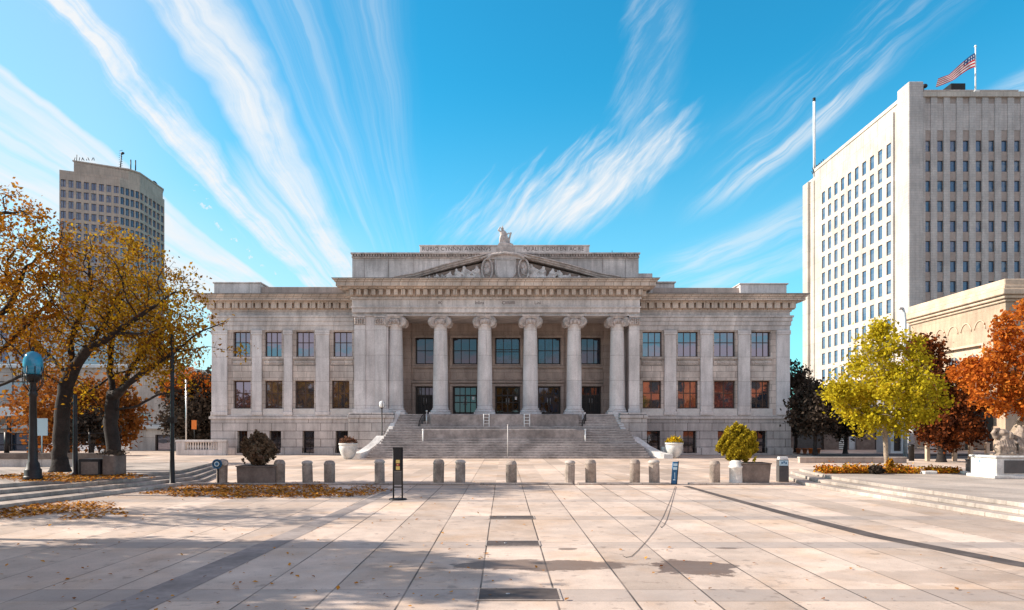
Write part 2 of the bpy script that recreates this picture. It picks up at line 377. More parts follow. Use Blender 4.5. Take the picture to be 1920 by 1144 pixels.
M['barkpale'] = mat('pale_bark', (0.36,0.28,0.21), 0.9, nscale=3, namt=0.35, bump=0.6, bscale=14)
M['asphalt'] = mat('asphalt', (0.055,0.055,0.06), 0.9, nscale=0.5, namt=0.3, bump=0.2, bscale=30)
M['blue'] = mat('blue_enamel', (0.02,0.13,0.28), 0.35, nscale=3, namt=0.2)
M['bluepale'] = mat('pale_blue_panel', (0.50,0.68,0.78), 0.4)
M['orange'] = mat('orange_enamel', (0.75,0.20,0.03), 0.5)
M['terracotta'] = mat('terracotta', (0.48,0.19,0.09), 0.85, nscale=4, namt=0.25)
M['yellow'] = mat('yellow_print', (0.65,0.50,0.16), 0.6)
M['red'] = mat('red_print', (0.40,0.07,0.05), 0.6)
M['greypanel'] = mat('grey_panel', (0.09,0.085,0.085), 0.5, nscale=3, namt=0.2)
M['kerb'] = stone('granite_kerb', (0.46,0.40,0.36), 1.2, 4.0, 0.01, 0.5, 0.10, 0.3)
L_LOCUST = [(0.14,0.055,0.018),(0.34,0.14,0.02),(0.56,0.32,0.02),(0.20,0.10,0.02),(0.66,0.42,0.02),(0.56,0.20,0.015)]
M['leaf_locust'] = leafmat('locust_leaves', L_LOCUST)
M['leaf_orange'] = leafmat('orange_leaves', [(0.30,0.06,0.015),(0.50,0.13,0.02),(0.58,0.19,0.03),(0.42,0.09,0.015),(0.62,0.26,0.04)])
M['leaf_rust'] = leafmat('rust_leaves', [(0.10,0.04,0.018),(0.30,0.10,0.025),(0.42,0.15,0.03),(0.18,0.07,0.02),(0.48,0.20,0.04)])
M['leaf_gold'] = leafmat('golden_leaves', [(0.14,0.05,0.015),(0.46,0.17,0.02),(0.54,0.25,0.02),(0.30,0.13,0.02),(0.60,0.20,0.02)])
M['leaf_yellow'] = leafmat('yellow_green_leaves', [(0.22,0.18,0.015),(0.46,0.36,0.02),(0.60,0.47,0.025),(0.36,0.30,0.02),(0.66,0.45,0.03)])
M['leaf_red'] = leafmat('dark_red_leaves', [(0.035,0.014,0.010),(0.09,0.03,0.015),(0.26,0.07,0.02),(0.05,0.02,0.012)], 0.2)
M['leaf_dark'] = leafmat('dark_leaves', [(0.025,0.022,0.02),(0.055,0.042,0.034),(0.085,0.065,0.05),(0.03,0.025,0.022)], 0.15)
M['leaf_bush'] = leafmat('bush_leaves', [(0.15,0.10,0.014),(0.34,0.26,0.02),(0.46,0.35,0.03),(0.24,0.16,0.02)], 0.3)
M['leaf_brown'] = leafmat('brown_bush_leaves', [(0.09,0.055,0.035),(0.17,0.115,0.075),(0.25,0.18,0.12),(0.12,0.07,0.05)], 0.2)
M['litter'] = leafmat('fallen_leaves', [(0.30,0.10,0.02),(0.48,0.20,0.03),(0.56,0.27,0.05),(0.20,0.08,0.03)], 0.1, 0.2)
M['flower'] = leafmat('orange_flowers', [(0.45,0.10,0.02),(0.60,0.22,0.02),(0.62,0.35,0.03),(0.12,0.10,0.02),(0.30,0.09,0.02)], 0.2, 0.2)
M['flowery'] = leafmat('yellow_flowers', [(0.10,0.12,0.02),(0.75,0.50,0.02),(0.70,0.55,0.03),(0.60,0.18,0.02)], 0.2, 0.2)
M['flowerd'] = leafmat('dry_flowers', [(0.08,0.05,0.03),(0.20,0.10,0.06),(0.26,0.13,0.09),(0.10,0.06,0.04)], 0.2, 0.2)
# ---------------------------------------------------------------- ground
def paving(name, far=False):
    m = bpy.data.materials.new(name); m.use_nodes = True; nt = m.node_tree; b = nt.nodes['Principled BSDF']
    g = nt.nodes.new('ShaderNodeNewGeometry'); sp = nt.nodes.new('ShaderNodeSeparateXYZ'); nt.links.new(g.outputs['Position'], sp.inputs[0])
    x, y = E(nt, sp.outputs[0]), E(nt, sp.outputs[1]); P = g.outputs['Position']
    n0 = noise(nt, P, 0.25, 3, 0.5)
    xw = x + (n0 - 0.5) * 0.03
    jx = ((xw + 0.32 + 0.495).mod(0.99) - 0.495).abs().smooth(0.006, 0.019, 1.0, 0.0)
    per = 3.83
    yc = (y - 9.05 + per/2).mod(per) - per/2
    jy = ((yc.abs() - 0.31).abs()).smooth(0.005, 0.018, 1.0, 0.0)
    fade = x.abs().smooth(2.5, 9.0, 1.0, 0.5) * noise(nt, P, 0.5, 2).smooth(0.35, 0.6, 0.55, 1.0)
    if far: jx = ((x + 0.3).mod(2.0) - 1.0).abs().smooth(0.01, 0.03, 1.0, 0.0); jy = ((y).mod(4.0) - 2.0).abs().smooth(0.01, 0.05, 1.0, 0.0)
    # slab to slab tone
    fx = ((xw + 0.32) / 0.99)._op('FLOOR'); fy = ((y - 9.36) / per)._op('FLOOR')
    wn = nt.nodes.new('ShaderNodeTexWhiteNoise'); wn.noise_dimensions = '2D'; nt.links.new(vec(nt, fx, fy), wn.inputs['Vector'])
    tone = E(nt, wn.outputs[0]).smooth(0.0, 1.0, 0.78, 1.08)
    band = yc.abs().smooth(0.29, 0.31, 1.0, 0.0) * noise(nt, vec(nt, x*0.12, y*0.05, 3.0), 1.0, 3).smooth(0.35, 0.60, 0.25, 1.0)
    big = noise(nt, P, 0.22, 6, 0.62, 0.4).smooth(0.3, 0.7, 0.76, 1.10)
    mid = noise(nt, P, 1.7, 6, 0.65).smooth(0.3, 0.72, 0.88, 1.08)
    fine = noise(nt, P, 45.0, 3, 0.7).smooth(0.3, 0.7, 0.90, 1.07)
    k = tone * big * mid * fine
    warm = noise(nt, P, 0.5, 5, 0.62, 0.6).smooth(0.45, 0.75)
    base = (0.66, 0.535, 0.445)
    c = mixc(nt, warm * 0.75, base, (0.62, 0.425, 0.28))
    c = mixc(nt, 1.0, c, vec(nt, k, k, k), 'MULTIPLY')
    rough = noise(nt, P, 0.9, 5, 0.6).smooth(0.3, 0.7, 0.50, 0.75)
    if not far:
        c = mixc(nt, band * 0.62, c, (0.31, 0.275, 0.26))
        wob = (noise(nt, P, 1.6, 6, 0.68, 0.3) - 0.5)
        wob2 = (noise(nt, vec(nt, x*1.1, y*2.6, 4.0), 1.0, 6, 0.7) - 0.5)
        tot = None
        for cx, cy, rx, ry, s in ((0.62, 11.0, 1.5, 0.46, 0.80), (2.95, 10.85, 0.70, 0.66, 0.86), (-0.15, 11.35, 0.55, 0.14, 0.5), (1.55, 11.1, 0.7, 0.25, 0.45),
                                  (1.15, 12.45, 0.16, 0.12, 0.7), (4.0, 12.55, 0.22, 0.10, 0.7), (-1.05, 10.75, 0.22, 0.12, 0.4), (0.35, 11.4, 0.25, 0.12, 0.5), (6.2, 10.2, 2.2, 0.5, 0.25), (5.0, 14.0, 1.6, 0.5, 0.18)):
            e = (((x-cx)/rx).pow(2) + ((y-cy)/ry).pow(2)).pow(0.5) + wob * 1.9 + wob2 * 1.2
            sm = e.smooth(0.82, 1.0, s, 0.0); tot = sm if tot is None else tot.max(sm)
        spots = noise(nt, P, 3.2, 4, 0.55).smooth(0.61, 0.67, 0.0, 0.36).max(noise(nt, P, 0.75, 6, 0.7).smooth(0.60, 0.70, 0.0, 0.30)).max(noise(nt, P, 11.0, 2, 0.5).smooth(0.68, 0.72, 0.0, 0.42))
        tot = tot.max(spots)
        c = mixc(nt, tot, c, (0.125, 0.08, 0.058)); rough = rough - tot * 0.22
    j = (jx * 1.0).max(jy * 0.65) * fade * (0.5 if far else 1.0)
    c = mixc(nt, j.clamp(), c, (0.07, 0.055, 0.045))
    nt.links.new(c, b.inputs['Base Color']); nt.links.new(rough.s, b.inputs['Roughness']); b.inputs['Specular IOR Level'].default_value = 0.3
    bp = nt.nodes.new('ShaderNodeBump'); bp.inputs['Strength'].default_value = 0.35; bp.inputs['Distance'].default_value = 0.01
    h = noise(nt, P, 30.0, 4, 0.7) * 0.4 - j * 1.5; nt.links.new(h.s, bp.inputs['Height']); nt.links.new(bp.outputs[0], b.inputs['Normal'])
    return m
M['pave'] = paving('plaza_paving'); M['pavefar'] = paving('forecourt_paving', True)
M['limetan'] = stone('limestone_cornice', (0.60,0.51,0.45), 0.66, 6.0, 0.022, 0.45, 0.06, 0.25)
M['band'] = mat('grey_paving_band', (0.32,0.275,0.255), 0.75, nscale=0.8, namt=0.3, bump=0.1)
M['darkbrown'] = mat('dark_grey_brown', (0.10,0.08,0.072), 0.7, nscale=1.5, namt=0.35)
def sheet(name, poly, z, m, label=None):
    mb = MB(); mb.add([(x,y,z) for x,y in poly], [tuple(range(len(poly)))]); o = mb.build(name, m); o['kind'] = 'structure'; return o
sheet('ground', [(-3000,-3000),(3000,-3000),(3000,3000),(-3000,3000)], -0.012, M['asphalt'])
sheet('plaza', [(-46,-40),(46,-40),(46,26.3),(-46,26.3)], 0.0, M['pave'])
sheet('forecourt', [(-46,26.3),(46,26.3),(46,110),(-46,110)], 0.0, M['pavefar'])
sheet('road', [(23.2,47.0),(120,47.0),(120,56.5),(23.2,56.5)], 0.006, M['asphalt'])
sheet('paving_band', [(-5.0,6.0),(-4.35,6.0),(-3.72,24.0),(-4.02,24.0)], 0.004, M['band'])
strip_pts = [(6.72,25.6),(6.86,22.0),(7.10,17.6),(7.45,13.9),(8.25,11.0),(9.1,9.3)]
mb = MB(); wd = [0.22,0.27,0.33,0.40,0.44,0.46]
vs = []
for (x,y),w_ in zip(strip_pts,wd): vs += [(x-w_/2,y,0.005),(x+w_/2,y,0.005)]
mb.add(vs, [(2*i,2*i+1,2*i+3,2*i+2) for i in range(len(strip_pts)-1)]); o = mb.build('dark_curved_strip', M['darkbrown']); o['kind'] = 'structure'  # dark curved strip laid on the paving, wider towards the near end
mb = MB()
for a, b_ in ((-14.6,-4.9),(-4.7,-1.1),(-0.9,2.6),(2.8,6.3),(7.0,10.8)): mb.box(a, b_, 26.15, 26.45, 0.0, 0.07)
o = mb.build('kerb', M['kerb'], bevel=0.015); o['kind'] = 'structure'
mb = MB()
for k in range(4):
    e = [(-16.2-0.95*k, 6.0), (-13.4-0.95*k, 18.5), (-11.75-0.35*k, 27.0), (-12.1-0.3*k, 28.4)]
    mb.prism([(-60,6.0)] + e + [(-13.5-0.2*k, 33.5+0.01*k), (-60,33.5+0.01*k)], -0.01 if k == 0 else 0.115*k+0.001, 0.115*(k+1))
o = mb.build('terrace_steps', M['kerb'], bevel=0.012); o['kind'] = 'structure'
TL = 0.46
mb = MB()
for k in range(3):
    e = [(13.1+0.42*k, 6.0), (12.3+0.42*k, 12.0), (11.75+0.42*k, 17.0), (11.35+0.45*k, 22.0), (11.2+0.5*k, 26.0)]
    mb.prism(list(reversed([(60,6.0)] + e + [(12.2+0.4*k, 30.5+0.01*k), (60,30.5+0.01*k)])), -0.01 if k == 0 else 0.115*k+0.001, 0.115*(k+1))
o = mb.build('terrace', M['kerb'], bevel=0.012); o['kind'] = 'structure'
TR = 0.345

# ---------------------------------------------------------------- library building
lib = thing('library_building', 'grey limestone public library with ionic portico, pediment and two side wings', 'building', (0,54,0))
YW, YI = 54.0, 56.3
PLAT = 3.13
def facade(mb, u0, u1, v0, v1, holes, depth, mp, mi=0):
    us = sorted({u0,u1} | {h[0] for h in holes} | {h[1] for h in holes}); vs = sorted({v0,v1} | {h[2] for h in holes} | {h[3] for h in holes})
    for i in range(len(us)-1):
        for j in range(len(vs)-1):
            cu, cv = (us[i]+us[i+1])/2, (vs[j]+vs[j+1])/2
            if any(h[0] < cu < h[1] and h[2] < cv < h[3] for h in holes): continue
            mb.add([mp(us[i],vs[j],0),mp(us[i+1],vs[j],0),mp(us[i+1],vs[j+1],0),mp(us[i],vs[j+1],0)], [(0,1,2,3)], mi)
    for a,b_,c,d in holes:
        for p in (((a,c),(a,d)),((b_,d),(b_,c)),((b_,c),(a,c)),((a,d),(b_,d))):
            (ua,va),(ub,vb) = p; mb.add([mp(ua,va,0),mp(ub,vb,0),mp(ub,vb,depth),mp(ua,va,depth)], [(0,1,2,3)], mi)
def mpY(y0): return lambda u,v,w: (u, y0+w, v)
def window(parent, a, b_, c, d, y, cols, rows, fm, gm, fw=0.07, bar=0.045, name='window', lab=None, split=None):
    """frame with glazing bars, and one pane sheet set behind them"""
    m = MB(); m.box(a,b_,y,y+0.10,d-fw,d); m.box(a,b_,y,y+0.10,c,c+fw); m.box(a,a+fw,y,y+0.10,c+fw,d-fw); m.box(b_-fw,b_,y,y+0.10,c+fw,d-fw)
    for i in range(1,cols):
        u = a+(b_-a)*i/cols; m.box(u-bar/2,u+bar/2,y+0.015,y+0.085,c+fw,d-fw)
    for v in (split if split else [c+(d-c)*j/rows for j in range(1,rows)]):
        m.box(a+fw,b_-fw,y+0.012,y+0.088,v-bar/2,v+bar/2)
    f = m.build(name, fm, parent)
    if lab: f['label'] = lab
    p = MB(); p.box(a+fw*0.5,b_-fw*0.5,y+0.05,y+0.06,c+fw*0.5,d-fw*0.5); p.build('pane', gm, f)
    return f
zW = lambda py: Z(py, YW); xW = lambda px: X(px, YW)
def wing(pl, pr, up, low, base, side):
    x0, x1 = xW(pl), xW(pr); ztop = zW(556)
    holes = [(xW(a),xW(b_),zW(669),zW(622)) for a,b_ in up] + [(xW(a),xW(b_),zW(766),zW(714)) for a,b_ in low] + [(xW(a),xW(b_),zW(849.5),zW(808)) for a,b_ in base]
    m = MB(); facade(m, x0, x1, 0, ztop, holes, 0.5, mpY(YW)); m.box(x0,x1,YW+0.5,YW+22,0,ztop)
    ex = x0 if side < 0 else x1
    m.add([(ex,YW,0),(ex,YW+0.5,0),(ex,YW+0.5,ztop),(ex,YW,ztop)], [(0,1,2,3)])
    m.build('wall', M['lime'], lib)
    b = MB()                                                           # rusticated basement skin round its openings
    hb = [(xW(a)-0.001,xW(b_)+0.001,zW(849.5),zW(808)) for a,b_ in base]
    zb = zW(786)
    facade(b, x0-(0.14 if side<0 else 0), x1+(0.14 if side>0 else 0), 0.55, zb, hb, 0.14, mpY(YW-0.14))
    facade(b, x0-(0.24 if side<0 else 0), x1+(0.24 if side>0 else 0), 0.0, 0.55, [(h[0],h[1],h[2],0.55) for h in hb], 0.24, mpY(YW-0.24))
    b.add([(x0-0.24,YW-0.24,0.55),(x1+0.24,YW-0.24,0.55),(x1+0.24,YW-0.139,0.55),(x0-0.24,YW-0.139,0.55)], [(0,1,2,3)])
    s = -1 if side < 0 else 1
    for off, za, zc in ((0.14,0.55,zb),(0.24,0,0.55)):
        q = ex+s*off; b.add([(q,YW-off,za),(q,YW+22,za),(q,YW+22,zc),(q,YW-off,zc)], [(0,1,2,3)])
    b.build('basement_wall', M['limebase'], lib)
    st = MB(); e0 = x0-(0.26 if side<0 else 0); e1 = x1+(0.26 if side>0 else 0)
    st.box(e0,e1,YW-0.24,YW-0.002,zb+0.002,zb+0.20)
    st.box(e0+(0.1 if side<0 else 0),e1-(0.1 if side>0 else 0),YW-0.17,YW-0.003,zb+0.202,zb+0.32); st.build('string_course', M['limeplain'], lib, bevel=0.02)
    # pilasters between the window bays
    edges = [pl] + [v for ab in up for v in (min(ab[0], low[up.index(ab)][0]), max(ab[1], low[up.index(ab)][1]))] + [pr]
    for i in range(0, len(edges), 2):
        a, b_ = edges[i], edges[i+1]
        outer = (i == 0 and side < 0) or (i == len(edges)-2 and side > 0)
        if b_-a < 8: continue
        pad = 4.0
        xa, xb = xW(a if i == 0 else a+pad), xW(b_ if i == len(edges)-2 else b_-pad)
        if i == 0 and side > 0: continue
        if i == len(edges)-2 and side < 0: continue
        if outer and side < 0: xa -= 0.06; xb = xW(b_-10)
        if outer and side > 0: xb += 0.06; xa = xW(a+10)
        p = MB(); p.box(xa,xb,YW-0.20,YW+(0.6 if outer else -0.001),zb+0.322,zW(620)-0.002)
        p.box(xa-0.05,xb+0.05,YW-0.25,YW-0.2005,zb+0.322,zW(772)); p.box(xa-0.05,xb+0.05,YW-0.26,YW-0.2005,zW(628),zW(620)-0.003)
        p.build('pilaster', M['limecol'], lib, bevel=0.015)
    # spandrel panels and sills
    for (a,b_),(c,d) in zip(up,low):
        xa, xb = xW(min(a,c)-3), xW(max(b_,d)+3)
        sp_ = MB(); sp_.box(xa,xb,YW-0.06,YW-0.001,zW(713),zW(686)); sp_.box(xa+0.08,xb-0.08,YW-0.09,YW-0.0605,zW(684.5),zW(677)); sp_.box(xa-0.02,xb+0.02,YW-0.14,YW-0.001,zW(674),zW(669.5))
        r = random.Random(int(a))
        for k in range(9):
            u = xa+0.2+(xb-xa-0.4)*k/8
            sp_.ball((u,YW-0.10,zW(680.8)+r.uniform(-.03,.03)), (0.075,0.05,0.07), 6, 4)
        sp_.build('spandrel', M['lime'], lib)
        si = MB(); si.box(xa,xb,YW-0.12,YW-0.001,zW(782),zW(766.5)); si.build('sill', M['limepale'], lib, bevel=0.01)
    for k,(a,b_) in enumerate(up):
        window(lib, xW(a),xW(b_),zW(669),zW(622),YW+0.28,3,2,M['bronze'],M['glass'],0.06,0.06,split=[zW(642)])
    for k,(a,b_) in enumerate(low):
        window(lib, xW(a),xW(b_),zW(766),zW(714),YW+0.28,3 if k % 2 else 2,2,M['bronze'],M['glass'],0.09,0.07,split=[zW(737)])
    for k,(a,b_) in enumerate(base):
        window(lib, xW(a),xW(b_),zW(849.5),zW(808),YW+0.30,2,3,M['darkframe'],M['glassd'],0.06,0.04,name='basement_window')
    # entablature: architrave fascias, frieze, brackets, cornice
    def ex_(o): return (x0-(o if side<0 else 0), x1+(o if side>0 else 0))
    a = MB()
    for o_, p0, p1 in ((0.10,620,611),(0.17,611,603),(0.24,603,596),(0.32,596,592.5),(0.10,592.5,585),(0.20,585,582.5)):
        q0,q1 = ex_(o_); a.box(q0,q1,YW-o_,YW+0.3,zW(p0)+0.001,zW(p1))
    a.build('entablature', M['limeplain'], lib, bevel=0.01)
    c = MB()
    for o_, p0, p1 in ((0.62,570,567),(0.95,567,560.5),(1.06,560.5,557.5),(1.16,557.5,556)):
        q0,q1 = ex_(o_); c.box(q0,q1,YW-o_,YW+0.3,zW(p0)+0.001,zW(p1))
    c.build('cornice', M['limetan'], lib, bevel=0.01)
    c = MB(); q0,q1 = ex_(1.20); c.box(q0,q1,YW-1.20,YW+0.3,zW(556)+0.001,zW(555)); c.build('flashing', M['roof'], lib)
    d = MB(); q0,q1 = ex_(0.22); d.box(q0,q1,YW-0.22,YW+0.3,zW(582.5)+0.001,zW(570)); n = int((q1-q0)/0.60)
    for k in range(n+1):
        u = q0+0.1+(q1-q0-0.4)*k/n; d.box(u,u+0.43,YW-0.60,YW-0.2205,zW(580),zW(570)-0.002)
    if side:
        for k in range(6): 
            v = YW+0.2+k*0.6; xx = (x0-0.22,x0-0.6) if side<0 else (x1+0.22,x1+0.6)
            d.box(min(xx),max(xx),v,v+0.3,zW(579),zW(570)-0.002)
    d.build('dentil_course', M['limetan'], lib)
    return x0, x1
UPL = [(437,469),(496,528),(555,588.5),(625,660)]; LOL = [(437.4,470),(496,529.5),(553,589),(622,655)]
BAL = [(446,465),(506,528),(568,590),(630,653)]
UPR = [(1205,1241),(1271,1308.5),(1339,1379),(1409,1445)]; LOR = [(1205,1240),(1271,1308.5),(1339,1379),(1409,1444)]
BAR = [(1211,1237),(1280,1305),(1345,1372),(1410,1437)]
wing(400,664,UPL,LOL,BAL,-1); wing(1197,1478,UPR,LOR,BAR,1)
# parapets on the wings
pa = MB(); pa.box(xW(405),xW(664),YW+0.1,YW+0.5,zW(556)+0.001,zW(537.5)); pa.build('parapet', M['limedark'], lib, bevel=0.02); pa = MB(); pa.box(xW(1210),xW(1474),YW+0.1,YW+0.5,zW(556)+0.001,zW(539)); pa.build('parapet', M['limedark'], lib, bevel=0.02)
pa = MB()
pa.box(xW(402),xW(489),YW-0.1,YW+8,zW(556)+0.002,zW(532)); pa.box(xW(400),xW(491),YW-0.18,YW+8.1,zW(532)+0.001,zW(529.5)); pa.build('corner_block', M['limeplain'], lib, bevel=0.02); pa = MB()
pa.box(xW(1387),xW(1474),YW-0.1,YW+8,zW(556)+0.002,zW(534)); pa.box(xW(1385),xW(1477),YW-0.18,YW+8.1,zW(534)+0.001,zW(531.5)); pa.build('corner_block', M['limeplain'], lib, bevel=0.02)
ro = MB(); ro.box(xW(401),xW(1477),YW+0.51,YW+21,zW(556),zW(553)); ro.build('roof', M['roof'], lib)

# ---- portico
YC = 52.9; xC = lambda px: X(px, YC); zC = lambda py: Z(py, YC)
YE = 52.25; xE = lambda px: X(px, YE); zE = lambda py: Z(py, YE)
pf = MB(); pf.box(xE(655)+0.0,xE(1210),52.2,56.31,0,PLAT); pf.build('platform', M['step'], lib)
# recessed wall behind the columns
xI = lambda px: X(px, YI); zI = lambda py: Z(py, YI)
bays = [(779,814),(849,895),(928.5,975),(1008,1051),(1089,1127)]
holes = [(xI(a),xI(b_),zI(683),zI(633)) for a,b_ in bays] + [(xI(a),xI(b_),PLAT+0.002,zI(724)) for a,b_ in bays]
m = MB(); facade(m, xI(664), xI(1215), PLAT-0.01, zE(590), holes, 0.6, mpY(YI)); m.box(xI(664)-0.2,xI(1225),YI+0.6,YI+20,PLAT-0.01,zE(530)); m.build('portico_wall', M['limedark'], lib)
tr = MB()
for a,b_ in bays:
    xa, xb = xI(a)-0.25, xI(b_)+0.25
    for zz0, zz1 in ((zI(687),zI(629)),(PLAT,zI(720))):            # surrounds
        tr.box(xa,xa+0.2,YI-0.10,YI-0.001,zz0,zz1); tr.box(xb-0.2,xb,YI-0.10,YI-0.001,zz0,zz1); tr.box(xa,xb,YI-0.13,YI-0.101,zz1-0.2,zz1); tr.box(xa+0.2,xb-0.2,YI-0.1,YI-0.001,zz1-0.2,zz1)
    tr.box(xa-0.05,xb+0.05,YI-0.2,YI-0.001,zI(690),zI(687.2))
    tr.box(xa+0.1,xb-0.1,YI-0.07,YI-0.001,zI(713),zI(693))
    tr.box(xa-0.05,xb+0.05,YI-0.22,YI-0.002,zI(718),zI(714.5))
    xm = (xa+xb)/2; tr.vprism([(xm-0.34,zI(714)),(xm+0.34,zI(714)),(xm,zI(706))],YI-0.18,YI-0.071)
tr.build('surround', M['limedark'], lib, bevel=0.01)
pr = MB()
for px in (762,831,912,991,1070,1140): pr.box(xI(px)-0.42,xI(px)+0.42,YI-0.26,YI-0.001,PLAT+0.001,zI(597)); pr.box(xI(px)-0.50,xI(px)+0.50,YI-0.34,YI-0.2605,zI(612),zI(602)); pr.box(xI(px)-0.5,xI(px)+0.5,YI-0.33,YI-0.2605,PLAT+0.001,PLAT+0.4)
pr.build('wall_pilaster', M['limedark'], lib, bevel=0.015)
for k,(a,b_) in enumerate(bays):
    window(lib, xI(a),xI(b_),zI(683),zI(633),YI+0.3,2 if k in (0,) else 3,2,M['darkframe'],M['glassport'],0.10,0.06,split=[zI(657)] if k != 2 else [zI(655),zI(659)])
def door(a, b_, k):
    c, d, y, fw = PLAT+0.004, zI(724), YI+0.28, 0.13
    ztr = c+(d-c)*0.68
    m = MB(); m.box(a,a+fw,y,y+0.14,c,d); m.box(b_-fw,b_,y,y+0.14,c,d); m.box(a+fw,b_-fw,y,y+0.14,d-fw,d); m.box(a+fw,b_-fw,y,y+0.14,ztr-0.06,ztr+0.06)
    xm = (a+b_)/2; q = (b_-a-2*fw)/4
    m.box(xm-0.06,xm+0.06,y,y+0.13,c,ztr-0.06)
    for s in (-1,1):
        m.box(xm+s*q-0.035,xm+s*q+0.035,y+0.02,y+0.12,c,ztr-0.06); m.box(xm+s*q-0.03,xm+s*q+0.03,y+0.02,y+0.12,ztr+0.06,d-fw)
    m.box(xm-0.04,xm+0.04,y+0.02,y+0.12,ztr+0.06,d-fw)
    m.box(a+fw,b_-fw,y+0.02,y+0.11,c,c+0.25); m.box(a+fw,b_-fw,y+0.025,y+0.115,c+1.0,c+1.08)
    f = m.build('door', M['darkframe'], lib)
    p = MB()
    if k in (0,4):                                                   # closed dark metal leaves
        p.box(a+fw*.5,b_-fw*.5,y+0.06,y+0.07,c,ztr); p.build('leaf', M['iron'], f)
        p = MB(); p.box(a+fw*.5,b_-fw*.5,y+0.06,y+0.07,ztr+0.001,d-fw*.5); p.build('pane', M['glassd'], f)
        f['label'] = 'closed dark metal door at the end of the portico'
    else:
        p.box(a+fw*.5,b_-fw*.5,y+0.06,y+0.07,c,d-fw*.5); p.build('pane', M['glassport'], f)
    for s in (-1,1):
        h = MB(); h.tube([(xm+s*0.11,y,c+0.85),(xm+s*0.11,y-0.07,c+0.9),(xm+s*0.11,y-0.07,c+1.35),(xm+s*0.11,y,c+1.4)],0.018,6); h.build('handle', M['steel'], f)
    if k in (1,2):
        n_ = MB(); n_.box(b_-0.42,b_-0.24,y-0.012,y-0.002,c+1.25,c+1.50); n_.build('notice', M['white'], f)
for k,(a,b_) in enumerate(bays): door(xI(a),xI(b_),k)
# columns
def column(px):
    x = xC(px); zt, zb_ = zC(592), PLAT
    cap0 = zC(612)
    root = None
    sh = MB(); prof = []
    h0 = zb_+0.42; n = 14
    for i in range(n+1):
        t = i/n; r = 0.585-0.095*(t**1.7); prof.append((r, h0+(cap0-h0)*t))
    sh.lathe([(0.64,h0-0.0),(0.64,h0+0.03),(0.585,h0+0.09)]+prof[1:]+[(0.53,cap0+0.02),(0.53,cap0+0.09),(0.49,cap0+0.12)], (x,YC,0), 32)
    col = sh.build('column', M['limecol'], lib)
    b = MB(); b.box(x-0.80,x+0.80,YC-0.80,YC+0.80,zb_+0.001,zb_+0.15)
    tor = lambda R_,r_,z_: [(R_+r_*math.sin(math.pi*k/6), z_+r_-r_*math.cos(math.pi*k/6)) for k in range(7)]
    b.lathe([(0.70,zb_+0.15)]+tor(0.69,0.085,zb_+0.152)+[(0.64,zb_+0.33)]+tor(0.62,0.05,zb_+0.33), (x,YC,0), 28); b.build('base', M['limecol'], col, bevel=0.015)
    c = MB()
    zc0, zc1 = cap0+0.08, zt-0.002
    c.lathe([(0.49,zc0),(0.56,zc0+0.10),(0.62,zc0+0.24),(0.62,zc0+0.34),(0.5,zc0+0.5)], (x,YC,0), 20)
    c.box(x-0.66,x+0.66,YC-0.66,YC+0.66,zc1-0.16,zc1)
    c.box(x-0.58,x+0.58,YC-0.58,YC+0.58,zc1-0.26,zc1-0.161)
    for sx in (-1,1):
        for sy in (-1,1):
            d = Vector((sx,sy*0.9,0)).normalized(); p = Vector((-d.y,d.x,0))
            cx, cy, cz = x+d.x*0.74, YC+d.y*0.74, zc0+0.20
            # volute: a thick disc with a raised spiral on each face
            c.tube([Vector((cx,cy,cz))-p*0.14, Vector((cx,cy,cz))+p*0.14], 0.37, 18, smooth=True)
            for s in (-1,1):
                sp_ = []
                for k in range(26):
                    a_ = k*0.5; r_ = 0.34*(1-k/29)
                    sp_.append(Vector((cx,cy,cz))+p*s*0.145+d*math.cos(a_)*r_+Vector((0,0,1))*math.sin(a_)*r_)
                c.tube(sp_, 0.03, 4)
            c.tube([Vector((x,YC,zc1-0.3))+d*0.35, Vector((cx,cy,cz+0.30))], [0.14,0.10], 8)
    for a_ in np.linspace(0,2*math.pi,8,endpoint=False): c.ball((x+0.58*math.cos(a_),YC+0.58*math.sin(a_),zc0+0.30),(0.12,0.12,0.15),7,5)
    for s in (-1,1):
        for t in (-0.25,0,0.25): c.ball((x+t*1.2,YC+s*0.62,zc0+0.22-abs(t)*0.3),(0.10,0.07,0.16),7,5)
    c.build('capital', M['carve'], col)
    return col
for px in (742,826,909,994.5,1076.5,1157): column(px)
# end piers with leafy caps
def pier(pa_, pb_, pcs):
    xa, xb = xE(pa_), xE(pb_); zt = zE(592)-0.003
    m = MB(); m.box(xa,xb,52.45,YI-0.001,PLAT+0.001,zt); m.box(xa-0.10,xb+0.06,52.33,52.4495,PLAT+0.001,PLAT+0.42)
    p = m.build('pier', M['limecol'], lib)
    if pcs:
        f = MB()
        for qa,qb in pcs: f.box(xE(qa),xE(qb),52.33,52.4495,PLAT+0.421,zE(609))
        f.build('pilaster', M['limecol'], p, bevel=0.015)
    for qa,qb in (pcs or [(pa_,pb_)]):
        c = MB(); a, b_ = xE(qa), xE(qb); r = random.Random(int(qa))
        c.box(a-0.05,b_+0.05,52.22,52.329,zE(595),zt); c.box(a-0.02,b_+0.02,52.29,52.329,zE(609),zE(595)-0.001)
        for i in range(int((b_-a)/0.17)+1):
            for j in range(3):
                c.ball((a+0.08+i*0.17+r.uniform(-.03,.03),52.27-0.02*j,zE(606)+j*0.15),(0.085,0.07,0.10),6,5)
        c.build('capital', M['carve'], p)
pier(663,727,[(664,684),(703,724)]); pier(1181,1200,None)
